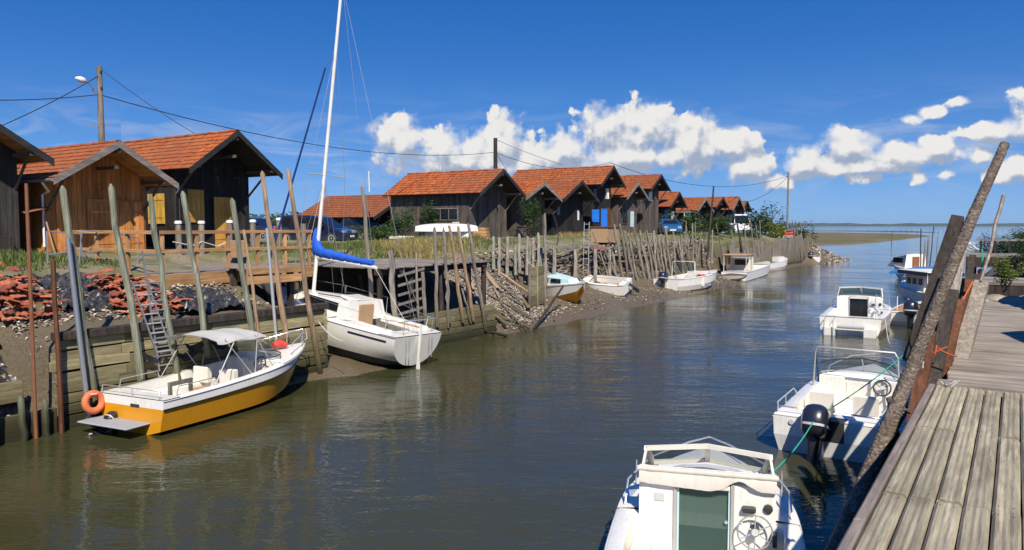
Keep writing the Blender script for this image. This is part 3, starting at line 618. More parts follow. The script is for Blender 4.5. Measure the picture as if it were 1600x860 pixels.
lp((417, 357), (433, 545), .06, .06, 'alu', 'slim steel pipe between the two brown posts', name='steel_pipe', group=None, point=False, wob=0, n=12)
lp((566, 294), (582, 480), .115, .085, 'post_grey', 'lone grey post behind the furled blue sail', x=-17.6)
# --- plank wall: rows of boards between the posts
def plank_wall(label, y0, y1, x, z0, rows, hgt, mat, run=2.5, seed=1, lean=0.0, cap=None, skip=0.0, group=None):
    rg = random.Random(seed); wl = thing('plank_wall', (x, (y0 + y1) / 2, 0), 0, label, 'retaining wall', group); yc = (y0 + y1) / 2
    for r in range(rows):
        z = z0 + r * hgt; y = y0 - rg.uniform(0, .2) if r else y0; first = True
        while y < y1 - .1:
            ln = run * rg.uniform(.7, 1.3) * (rg.uniform(.4, 1) if first else 1); e = min(y + ln, y1 + rg.uniform(-.05, .06)); first = False
            if y1 - e < .5: e = y1 + rg.uniform(-.05, .08)
            if rg.random() > skip:
                t = .05 + rg.uniform(0, .03); h2 = hgt - rg.uniform(.006, .025); o = rg.uniform(0, .035) - lean * (z - z0)
                b = MB().bbox(-t + o, o, y - yc, e - yc - .012, z, z + h2, .007)
                ob = b.build('plank', M_[mat], wl); ob.rotation_euler = (R(rg.uniform(-.5, .5)), 0, 0)
            y = e
    if cap: MB().bbox(-.2, .06, y0 - yc - .05, y1 - yc + .1, z0 + rows * hgt, z0 + rows * hgt + .17, .012).build('cap_beam', M_[cap], wl)
    return wl
plank_wall('long olive plank retaining wall behind the yellow boat', 8.1, 15.5, -16.62, -.35, 10, .225, 'plank_wall', seed=3, cap='dark_wood', lean=.03)
b = MB()
for i, (px, py) in enumerate([(160, 560), (262, 548), (212, 540), (330, 530)]):
    q = onx(px, py, -16.52); rg = random.Random(i); a = []; c = []
    for k in range(12):
        dy = -.75 + k * .13; zz = .08 * math.sin(k * 1.1 + i) - .02 * k * (1 if i % 2 else -1) * .5
        a.append((-16.5 + .05 * math.sin(k * 2.3), q.y + dy, q.z + zz)); c.append((-16.44 + .04 * math.cos(k * 1.7), q.y + dy, q.z + zz - .12 - .05 * math.sin(k * .9)))
    if i in (1, 3): tag(MB().loft([a, c], closed=False).build('tarp_strip', M_['blackp'], None, 60), ['', 'torn black tarp strip hanging on the plank wall above the boat stern', '', 'torn black tarp strip on the plank wall behind the boat canopy'][i], 'tarp', 'torn tarp strips')
# wall return beside the sailboat slip
wr = thing('plank_wall', (-19.2, 15.55, 0), 0, 'short plank wall side closing the sailboat slip', 'retaining wall')
for r in range(9): MB().bbox(-2.6, 2.6, -.07, 0 + .02 * (r % 2), -.1 + r * .22, .1 + r * .22, .007).build('plank', M_['plank_wall_x'], wr)
# --- timber steps at the far left
def beam(label, p0, p1, w_, h_, mat, name='timber_beam', cat='beam', group=None):
    p0 = Vector(p0); p1 = Vector(p1); M = frame(p0, (p1 - p0), (0, 0, 1)); L_ = (p1 - p0).length
    return tag(MB().bbox(-h_ / 2, h_ / 2, -w_ / 2, w_ / 2, 0, L_, .012, M).build(name, M_[mat]), label, cat, group)
for i, (x, z, y0, y1, h_) in enumerate([(-16.62, .42, 4.2, 8.0, .75), (-17.15, 1.0, 4.0, 7.6, .42), (-17.75, 1.4, 4.0, 6.9, .4), (-18.35, 1.85, 4.0, 6.1, .45)]):
    beam(['lowest timber step at the water by the left edge', 'second timber step up from the water at the left edge', 'third timber step up the bank at the left edge', 'topmost short timber step under the tarp at the left edge'][i],
         (x, y0, z - h_ / 2 + .1), (x, y1, z - h_ / 2 + .1), .12, h_, 'plank_wall', 'timber_step', 'step', 'timber steps at the left edge')
    st = MB(); y = y0 + 2.3
    MB().bbox(x - .55, x - .06, y0, y1 - .1, z - .3, z - .02, .02).build('earth_fill', M_['ground'])['kind'] = 'structure'
for i, (y, lab) in enumerate(((6.75, 'stub stake before the lowest timber step, left one'), (7.25, 'stub stake before the lowest timber step, middle one'), (7.7, 'stub stake before the lowest timber step, right one'))):
    post('stake', (-16.42, y, 1.0 - .15 * i), (-16.42, y + .05, -.5), .075, .07, 'post_green', lab, 'stake', 'stub stakes by the timber steps')
# --- shells, rubble and loose tiles on the slope
def chips(name, n, fxy, size, mat, seed, lift=.02, label=None):
    rg = random.Random(seed); b = MB()
    for _ in range(n):
        x, y = fxy(rg); z = zl(x, y) + lift + rg.uniform(0, .06); s = size * rg.uniform(.5, 1.4)
        M = T(x, y, z) @ RZ(rg.uniform(0, 6.3)) @ RX(rg.uniform(-.7, .7)) @ RY(rg.uniform(-.7, .7))
        b.add([M @ Vector(p) for p in ((-s, -.5 * s, 0), (s * .2, -.7 * s, .25 * s), (s, .1 * s, 0), (.1 * s, .7 * s, -.1 * s), (0, 0, .45 * s))], [(0, 1, 4), (1, 2, 4), (2, 3, 4), (3, 0, 4)])
    o = b.build(name, mat); o['kind'] = 'stuff'
    if label: o['label'] = label
    return o
def shell_mat(name, cols):
    m, t, p = newmat(name); g = nd(t, 'ShaderNodeNewGeometry')
    c = ramp(t, g.outputs['Random Per Island'], cols); L(t, c, p.inputs['Base Color']); p.inputs['Roughness'].default_value = .75; return m
def shell_obj(name, cols):
    m, t, p = newmat(name); c = ramp(t, nd(t, 'ShaderNodeObjectInfo').outputs['Random'], cols); a = noi(t, tex(t), 14, 5, .7)
    L(t, mixc(t, ramp(t, a, [(.45, 0.0), (.7, .7)]), c, (.17, .07, .04)), p.inputs['Base Color']); p.inputs['Roughness'].default_value = .85; return m
M_['shell'] = shell_mat('shells', [(0, (.10, .075, .05)), (.35, (.24, .19, .14)), (.7, (.38, .33, .26)), (.92, (.52, .47, .40)), (1, (.32, .13, .07))])
M_['shellbrown'] = shell_mat('shells_brown', [(0, (.07, .05, .03)), (.4, (.20, .15, .095)), (.8, (.34, .28, .20)), (1, (.50, .46, .40))])
chips('shells', 6500, lambda r: (-r.triangular(16.9, 21.8, 18.5), r.triangular(25.2, 31.0, 27.2)), .052, M_['shell'], 5, label='oyster shell slope spilling to the water')
chips('shells', 1500, lambda r: (-r.uniform(18.2, 20.6), r.uniform(7.8, 14.8)), .055, M_['shell'], 6, label='oyster shells between the tile heaps')
chips('gravel', 1600, lambda r: (-r.uniform(16.7, 19.6), r.uniform(4.0, 8.2)), .05, M_['shellbrown'], 7, label='shell gravel over the timber steps')
chips('rubble', 900, lambda r: (-r.triangular(16.4, 20.3, 18.2), r.uniform(28.5, 58)), .06, M_['shellbrown'], 8, label='shell rubble on the mud beach')
chips('rubble', 1500, lambda r: (-r.uniform(20.4, 21.9), r.uniform(30, 62)), .09, M_['shellbrown'], 9, lift=.06, label='rubble packed behind the stakes')
chips('rubble', 1500, lambda r: (-r.uniform(17.2, 24), r.uniform(92, 106)), .13, M_['shell'], 10, label='stones on the point at the channel mouth')
def tarp(label, pts_u, pts_v, f, seed, mat='tarp'):
    b = MB(); rows = []
    for i in range(pts_u + 1):
        rows.append([f(i / pts_u, j / pts_v) for j in range(pts_v + 1)])
    o = b.loft(rows, closed=False).build('tarp', M_[mat], None, 70); return tag(o, label, 'tarp')
M_['tarp'] = paint('tarp', (.02, .02, .02), .3, .45, (.22, .20, .17), sc=6)
def crumple(x, y, k=1.0): return (noise.noise(Vector((x * 2.1, y * 2.1, 1))) * .18 + abs(noise.noise(Vector((x * 5.3, y * 2.6, 4)))) * .24 + abs(noise.noise(Vector((x * 11, y * 6, 7)))) * .10 - .08) * k
def fz(x, y, lift): return (x, y, zl(x, y) + lift + crumple(x, y))
tarp('crumpled black tarp over the steps at the left edge', 70, 54, lambda u, v: fz(-17.4 - u * 2.0, 5.2 + v * 2.9 - u * .3, .12), 1)
tarp('folded black tarp between the two tile heaps', 70, 54, lambda u, v: fz(-18.9 - u * 2.3, 9.5 + v * 1.35 + u * .2, .14), 2)
tarp('grey black tarp heaped under the timber deck', 70, 54, lambda u, v: fz(-17.9 - u * 1.7, 12.0 + v * 2.0, .16), 3)
OLD_TILE = TILE.copy(); OLD_TILE.materials[0] = shell_obj('old_tile', [(0, (.20, .05, .025)), (.4, (.36, .09, .036)), (.75, (.47, .13, .055)), (1, (.55, .22, .12))])
# loose tiles: two heaps
def loose_tiles(n, fx, label, group, seed):
    rg = random.Random(seed)
    for i in range(n):
        x, y, lift = fx(rg); z = zl(x, y) + lift
        M = T(x, y, z) @ RZ(rg.gauss(1.2, .5)) @ RX(rg.gauss(.12, .2)) @ RY(rg.gauss(0, .25)) @ Matrix.Scale(.95, 4)
        link('loose_tile', OLD_TILE, None, M, label, 'tile', group)
def h_a(rg):
    y = rg.uniform(5.2, 9.35); x = -18.6 - 2.7 * rg.random() ** .9 - .1 * (y - 7); return x, y, .06 + rg.random() ** 1.5 * .32
def h_b(rg):
    y = rg.triangular(10.4, 12.6, 11.4); x = -rg.uniform(18.3, 20.9); return x, y, .05 + rg.random() ** 1.5 * .3
loose_tiles(240, h_a, 'loose orange roof tile in the large heap at the left edge', 'large heap of roof tiles', 1)
loose_tiles(120, h_b, 'loose orange roof tile in the heap behind the ladder', 'smaller heap of roof tiles behind the ladder', 2)
# slumped tile rows keep the heap's lower layers
# --- ladder
def ladder(name, label, foot, top, w_, n, mat, rr=.022, rung='alu', side=(0, 1, 0), group=None):
    foot = Vector(foot); top = Vector(top); s = Vector(side).normalized() * w_ / 2; h = thing(name, foot, 0, label, 'ladder', group)
    for k in (-1, 1): MB().tube([s * k, top - foot + s * k], rr, 4).build('rail', M_[mat], h)
    for i in range(n):
        q = (top - foot) * ((i + .6) / n); MB().tube([q - s, q + s], rr * .8, 6).build('rung', M_[rung], h)
    return h
ladder('ladder', 'aluminium ladder standing against the plank wall behind the yellow boat', onx(262, 578, -16.45), onx(236, 392, -16.5), .42, 13, 'galv', side=(0, 1, 0), rung='galv')
ladder('ladder', 'red and grey ladder section beside the aluminium ladder', onx(243, 560, -16.4) + Vector((0, .25, 0)), onx(218, 440, -16.5), .36, 8, 'galv')
ladder('ladder', 'upright aluminium ladder in front of the blue door', onx(915, 428, -20.6), onx(917, 347, -20.9), .42, 9, 'alu', side=(.3, 1, 0))
# --- steel tube handrails by the brown hut
for i, (lab, pp) in enumerate([('grey tube handrail left of the brown hut steps', [(75, 430), (73, 362), (126, 366), (130, 436)]), ('grey tube handrail right of the brown hut steps', [(122, 425), (128, 360), (176, 364), (215, 372), (216, 430)])]):
    hh = thing('handrail', onx(*pp[0], -23.5), 0, lab, 'handrail', 'tube handrails by the brown hut'); o0 = onx(*pp[0], -23.5)
    pts = [onx(*q, -23.5) - o0 for q in pp]; pts[0].z = -.1; pts[-1].z = 3.1 - o0.z
    MB().tube(pts, .025, 6).build('rail', M_['galv'], hh)
    m1 = [p.copy() for p in pts]; MB().tube([pts[0].lerp(pts[1], .5), pts[-1].lerp(pts[-2], .5)], .02, 6).build('mid_rail', M_['galv'], hh)
tag(MB().bbox(-24.6, -24.2, 18.2, 18.6, 3.1, 3.75, .02).build('bin', M_['tan']), 'small orange brown bin on the grass by the brown hut', 'bin')
# --- timber terrace with railing
td = thing('timber_terrace', (-20.3, 15.6, 2.8), 0, 'fresh orange timber terrace with railing in front of the black hut', 'terrace')
for i in range(36):
    x = -.02 - i * .15; MB().bbox(x - .142, x, -2.8, 2.75, .06, .1, .005).build('deck_board', M_['deck_edge'], td)
MB().bbox(-.0, .05, -2.85, 2.8, -.25, .11, .006).build('fascia', M_['fresh_y'], td)
MB().bbox(-5.2, .0, -2.88, -2.83, -.25, .11, .006).build('fascia', M_['fresh_x'], td)
MB().box(-5.2, -.3, -2.6, 2.6, -.2, .05).build('joists', M_['dark_wood'], td)
for y in (-2.6, 0, 2.5): MB().box(-.3, -.15, y - .08, y + .08, -1.6, .04).build('pile', M_['dark_wood'], td)
for i, y in enumerate((-2.75, -1.65, -.55, .55, 1.65, 2.7)):
    MB().bbox(-.1, -.01, y - .045, y + .045, .1, 1.3, .008).build('rail_post', M_['fresh_z'], td)
for z in (1.26, .72): MB().bbox(-.02, .03, -2.85, 2.8, z, z + .1, .006).build('rail', M_['fresh_y'], td)
for k, xx in enumerate((-1.7, -3.4, -5.1)): MB().bbox(xx - .045, xx + .045, -2.85, -2.76, .1, 1.3, .008).build('rail_post', M_['fresh_z'], td)
for z in (1.26, .72): MB().bbox(-5.1, -.1, -2.9, -2.86, z, z + .1, .006).build('rail', M_['fresh_x'], td)
lt = thing('timber_landing', (-19.15, 16.2, 2.9), 0, 'small timber landing projecting between the two brown posts', 'landing')
for i in range(9): MB().bbox(-1.1, .1, -1.4 + i * .22, -1.19 + i * .22, .1, .14, .005).build('deck_board', M_['deck_edge'], lt)
MB().bbox(.1, .15, -1.45, .65, -.06, .14, .006).build('fascia', M_['fresh_y'], lt); MB().bbox(.1, .15, -1.45, .65, -.35, -.12, .006).build('lower_beam', M_['fresh_y'], lt)
for y in (-1.4, -.7, .6): MB().bbox(.02, .1, y - .05, y + .05, -.36, .1, .006).build('strut', M_['fresh_z'], lt)
for y in (-1.2, .5): MB().box(-1.0, -.85, y - .08, y + .08, -1.0, .1).build('pile', M_['dark_wood'], lt)
for y in (-1.1, .4): MB().box(-.3, -.14, y - .08, y + .08, -2.3, .1).build('pile', M_['dark_wood'], lt)
for i, (px, pt, pb) in enumerate([(280, 347, 405), (316, 347, 404), (360, 346, 400), (396, 345, 398), (437, 342, 396), (475, 348, 395)]):
    q = onx(px, pb, -26.3); t = onx(px, pt, -26.3); h = thing('bollard', (q.x, q.y, 2.9), 0, ['white capped wooden bollard, leftmost before the black hut', 'white capped wooden bollard, second from left', 'white capped wooden bollard before the black hut door', 'white capped wooden bollard at the black hut corner', 'white capped wooden bollard in front of the cars', 'bare wooden bollard beside the mast foot'][i], 'bollard', 'bollards along the quay road')
    MB().tube([(0, 0, 0), (0, 0, t.z - 2.95)], .11, 8).build('shaft', M_['post_grey'], h, 40)
    if i < 5: MB().lathe([(.14, t.z - 2.97), (.14, t.z - 2.9), (.1, t.z - 2.86)], n=10).build('cap', M_['white'], h, 40)
tag(MB().tube([onx(270, 378, -26.2), onx(300, 384, -26.2), onx(316, 378, -26.2), onx(340, 385, -26.2), onx(360, 376, -26.2)], .02, 5).build('rope', M_['rope_w']), 'white rope slung between the bollards', 'rope')
# --- timber quay behind the sailboat
tq = thing('timber_quay', (-17.7, 22, 2.75), 0, 'weathered plank quay platform on dark piles behind the sailboat', 'quay platform')
for i in range(28):
    y = -3.1 + i * .222; rg = random.Random(i); MB().bbox(-5.0 + rg.uniform(-.1, .1), .2 + rg.uniform(-.12, .12), y, y + .21, .1 + rg.uniform(0, .015), .155, .006).build('deck_board', M_['deck_old'], tq)
MB().bbox(-.1, .05, -3.2, 3.1, -.1, .1, .01).build('edge_beam', M_['dark_wood'], tq); MB().bbox(-4.6, -4.4, -3.2, 3.1, -.1, .1, .01).build('edge_beam', M_['dark_wood'], tq)
for y in (-3.0, -1.4, .3, 2.0, 3.0): MB().tube([(-.05, y, -2.2), (-.05, y, -.1)], .1, 6).build('pile', M_['dark_wood'], tq)
for y in (-2, 1): MB().tube([(-3.2, y, -1.9), (-3.2, y, .1)], .12, 6).build('pile', M_['dark_wood'], tq)
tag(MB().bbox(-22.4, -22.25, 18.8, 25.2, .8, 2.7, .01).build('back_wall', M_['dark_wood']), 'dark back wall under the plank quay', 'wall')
plank_wall('low olive plank wall below the quay posts', 18.9, 25.1, -17.2, -.35, 7, .225, 'plank_wall', seed=8, run=2.0, lean=.05)
wr = thing('plank_wall', (-19.5, 25.15, 0), 0, 'plank wall end buttressing the shell slope', 'retaining wall')
for r in range(6): MB().bbox(-2.2, 2.35 - r * .06, -.07, .0, -.2 + r * .22, 0 + r * .22, .007).build('plank', M_['plank_wall_x'], wr)
for i, (t, f_, r0) in enumerate([((679, 358), (683, 498), .1), ((693, 358), (702, 492), .085), ((702, 355), (722, 492), .1), ((716, 356), (738, 490), .1), ((732, 352), (757, 505), .1), ((697, 440), (700, 500), .06), ((722, 452), (733, 494), .06)]):
    lp(t, f_, r0 * 1.05, r0 * .85, 'post_brown' if i in (2, 3) else 'post_grey', ['first of the tall grey posts on the plank quay, nearest the sailboat', 'thin second post in the row on the plank quay', 'reddish third post in the row on the plank quay', 'reddish fourth post in the row on the plank quay', 'last tall post of the plank quay, beside the shells', 'broken stub behind the quay posts, left', 'broken stub behind the quay posts, right'][i], x=-17.15, group='post row of the plank quay', ext=.3)
for i, (t, f_, r0, lab) in enumerate([((610, 392), (618, 500), .15, 'thick square mooring post at the end of the blue sail'), ((650, 395), (653, 500), .07, 'thin post with a round knob on the plank quay'), ((660, 425), (664, 495), .1, 'short post beside the slatted gate'), ((562, 430), (566, 460), .11, 'short pile under the blue sail cover'), ((522, 432), (526, 460), .11, 'short pile left of the lone grey post')]):
    lp(t, f_, r0, r0 * .95, 'post_grey', lab, x=-17.05 if i < 3 else -22.0, group=None, point=False, ext=.5)
sr = thing('slatted_ladder', onx(640, 490, -17.1), 0, 'sloping slatted timber gate beside the thick mooring post', 'gate'); o0 = onx(640, 490, -17.1)
for i in range(6):
    a = onx(622, 432 + i * 15, -17.1) - o0; c = onx(663, 420 + i * 15, -17.1) - o0
    MB().bbox(-.04, .04, -.015, .015, 0, (c - a).length, .004, frame(a, c - a, (0, 0, 1))).build('slat', M_['post_grey'], sr)
MB().tube([onx(630, 425, -17.0) - o0, onx(657, 485, -17.0) - o0], .02, 5).build('diagonal_bar', M_['post_grey'], sr)
# --- shell slope: fallen poles, plank screen
for i, (a, c, r0, mat, lab) in enumerate([((762, 448), (792, 522), .07, 'post_grey', 'pale pole lying down the shell slope, left'), ((765, 432), (845, 492), .065, 'post_brown', 'long pale pole lying across the shell slope'), ((790, 470), (828, 512), .05, 'post_grey', 'thin stick on the shell slope'), ((880, 447), (834, 514), .07, 'dark_wood', 'dark oar shaped pole leaning at the bow of the beached boat'), ((782, 465), (822, 518), .05, 'post_grey', 'second thin stick on the shell slope')]):
    p = onz(*a, 1.9 if i < 2 else (1.2 if i == 2 or i == 4 else 1.5)); q = onz(*c, .12 if i < 3 else .05)
    if i < 3 or i == 4: p.z = zl(p.x, p.y) + .12; q.z = max(.05, zl(q.x, q.y) + .1)
    post('fallen_pole', p, q, r0, r0 * .8, mat, lab, 'pole', point=False)
rgd = random.Random(77)
for i in range(26):
    y = rgd.uniform(25.6, 29.3); x = -rgd.uniform(17.6, 20.6); dx, dy = rgd.uniform(.6, 1.6), rgd.gauss(0, .7); a = Vector((x - dx / 2, y - dy / 2, zl(x - dx / 2, y - dy / 2) + .12)); c = Vector((x + dx / 2, y + dy / 2, max(.05, zl(x + dx / 2, y + dy / 2)) + .10 + rgd.random() * .2))
    beam('grey broken board lying among the shells of the slope', a, c, rgd.uniform(.08, .2), rgd.uniform(.03, .07), rgd.choice(('post_grey', 'stake', 'post_brown')), 'broken_board', 'board', 'broken boards on the shell slope')
ps = thing('plank_screen', onx(838, 478, -18.2), R(8), 'upright square plank screen beside the beached yellow boat', 'plank screen')
for i in range(4):
    for k in range(2): MB().bbox(-.03, .03 + .01 * (i % 2), -.85 + k * .86, -.01 + k * .86, .02 + i * .45, .45 + i * .45, .01).build('plank', M_['plank_wall'], ps)
for y in (-.9, .0, .88): MB().tube([(.06, y, -.3), (.03, y, 1.95)], .05, 5).build('batten', M_['post_grey'], ps)
# --- mid bank: beams, stakes and driftwood
rg = random.Random(21)
mid = [((780, 372), (780, 412)), ((793, 372), (792, 415)), ((811, 368), (812, 408)), ((805, 386), (806, 412)), ((824, 370), (823, 412)), ((833, 372), (834, 418)), ((841, 366), (842, 420)), ((865, 390), (866, 428)), ((898, 390), (897, 428)), ((771, 372), (771, 402)), ((828, 384), (827, 412)), ((846, 388), (845, 425))]
ORD = ['first', 'second', 'third', 'fourth', 'fifth', 'sixth', 'seventh', 'eighth', 'ninth', 'tenth', 'eleventh', 'twelfth']
mid.sort()
for i, (t, f_) in enumerate(mid):
    a = onx(*t, -20.7); c = onx(*f_, -20.3); post('stake', a, (c.x, c.y, c.z - .6), .1, .085, 'post_grey' if i % 3 else 'post_green', 'weathered stake above the shell slope, %s from the left' % ORD[i], 'stake', 'stakes above the shell slope', point=i % 2 == 0)
post('tall_post', onx(851, 336, -20.1), onx(853, 445, -20.1), .1, .075, 'post_grey', 'tall pale post standing above the plank screen', 'post')
for i, (a, c, w_, lab) in enumerate([((786, 412), (850, 420), .3, 'thick weathered beam lying above the shell slope'), ((765, 400), (800, 402), .2, 'short grey beam behind the thick beam'), ((858, 386), (905, 388), .25, 'horizontal cap beam over the shadowed bank timbers'), ((912, 384), (972, 390), .2, 'long horizontal log below the orange crate'), ((930, 398), (1030, 400), .14, 'horizontal rail log among the stakes'), ((905, 405), (960, 412), .16, 'lower horizontal log by the upright ladder'), ((800, 424), (838, 430), .2, 'lower weathered beam above the plank screen')]):
    p = onx(*a, -20.9); q = onx(*c, -20.9); beam(lab, p, q, w_, w_ * .7, 'deck_old_y', group='beams on the middle left bank')
for i, px in enumerate([866, 899, 930, 952]):
    a = onx(px, 390, -20.5); c = onx(px, 440, -20.3); post('pile', a, c, .14, .13, 'post_grey', 'thick short pile of the log revetment behind the beached boats, %s from left' % ORD[i], 'pile', 'piles of the log revetment', point=False)
# driftwood mass behind (nobody could count it)
dw = MB()
for i in range(520):
    y = rg.uniform(31, 60); x = -20.75 - rg.uniform(0, .9); z = rg.uniform(1.0, 3.0); a = Vector((x, y, z)); d = Vector((rg.gauss(0, .25), rg.gauss(0, 1), rg.gauss(0, .35))).normalized()
    pole_mesh(dw, a, a + d * rg.uniform(.5, 1.9), rg.uniform(.03, .075), rg.uniform(.02, .05), 5, False, .03, i)
tag(dw.build('driftwood', M_['deck_old_y'], None, 40), 'tangle of driftwood and broken timber filling the bank', kind='stuff')
# stakes 960 - 1260
stk = [(960, 352, 975, 440), (968, 350, 985, 455), (975, 362, 992, 450), (990, 355, 1008, 448), (1000, 362, 1015, 448), (1010, 360, 1030, 440), (1022, 365, 1035, 428), (1028, 368, 1040, 420), (1040, 358, 1050, 420), (984, 372, 997, 448), (995, 372, 1010, 446), (1012, 375, 1022, 446), (1006, 385, 1018, 447), (948, 398, 970, 440), (957, 395, 966, 438), (1035, 372, 1045, 415), (1052, 362, 1056, 410), (1065, 368, 1068, 412), (1022, 362, 1026, 415), (1060, 375, 1070, 416), (978, 395, 992, 440), (1016, 400, 1030, 440)]
for i, (a, b_, c, d_) in enumerate(stk):
    t = onx(a, b_, -20.5); f_ = onx(c, d_, -19.9); post('stake', t, (f_.x, f_.y, zl(f_.x, f_.y) - .3), .1, .08, 'stake', 'grey leaning stake in the thicket behind the beached boats', 'stake', 'stake thicket of the left bank', point=i % 2 == 0, wob=.04)
for i in range(26):
    y = rg.uniform(40, 59); t = Vector((-20.6 - rg.uniform(0, .5), y + rg.gauss(-.6, .6), rg.uniform(1.6, 4.0))); f_ = Vector((-20.0 - rg.uniform(-.3, .3), y, .6))
    post('stake', t, f_, .065, .05, 'stake', 'grey leaning stake in the thicket behind the beached boats', 'stake', 'stake thicket of the left bank', point=i % 2 == 0, wob=.05, n=6)
tall = [(1082, 350, 1083, 412, .09), (1072, 352, 1078, 415, .05), (1086, 348, 1089, 418, .05), (1115, 292, 1105, 405, .10), (1119, 350, 1133, 422, .05), (1096, 362, 1090, 408, .05), (1152, 350, 1160, 395, .11), (1163, 352, 1168, 396, .06), (1172, 342, 1178, 398, .08), (1181, 352, 1186, 400, .06), (1113, 360, 1112, 415, .08), (1143, 360, 1150, 418, .07), (1206, 320, 1207, 372, .05), (1238, 346, 1247, 402, .09), (1243, 346, 1252, 404, .09), (1250, 347, 1258, 404, .09), (1187, 345, 1190, 392, .05)]
tall_n = sorted(v[0] for i, v in enumerate(tall) if i not in (3, 4, 6, 12, 13, 14, 15))
for i, (a, b_, c, d_, r0) in enumerate(tall):
    t = onx(a, b_, -20.2); f_ = onx(c, d_, -19.8); labs = {3: 'tall dark leaning pole before the small orange roofs', 4: 'thin slanting pole above the wooden skiff', 6: 'thick leaning post above the canopied boat', 12: 'slim dark pole left of the shrub by the point', 13: 'pale bundle pole near the point, left', 14: 'pale bundle pole near the point, middle', 15: 'pale bundle pole near the point, right'}
    post('mooring_pole', t, f_, r0, r0 * .8, 'dark_wood' if i in (3, 12, 6) else 'stake', labs.get(i) or 'slim mooring pole of the far left bank, %s from the left' % ORD[tall_n.index(a)], 'pole', 'poles of the far left bank' if i not in labs else None, n=6)
# vertical board revetment towards the point
bw = thing('board_revetment', (-20.0, 78, 0), 0, 'tall vertical board revetment towards the point', 'retaining wall')
for i in range(64):
    y = -16 + i * .47; h = 2.7 + rg.uniform(-.25, .35) + (0.25 if y > 0 else -.2)
    MB().bbox(-.06, .06 + rg.uniform(0, .08), y, y + .4, -.5, h, .02).build('board', M_['stake'], bw).rotation_euler = (R(rg.uniform(-2.5, 2.5)), 0, 0)
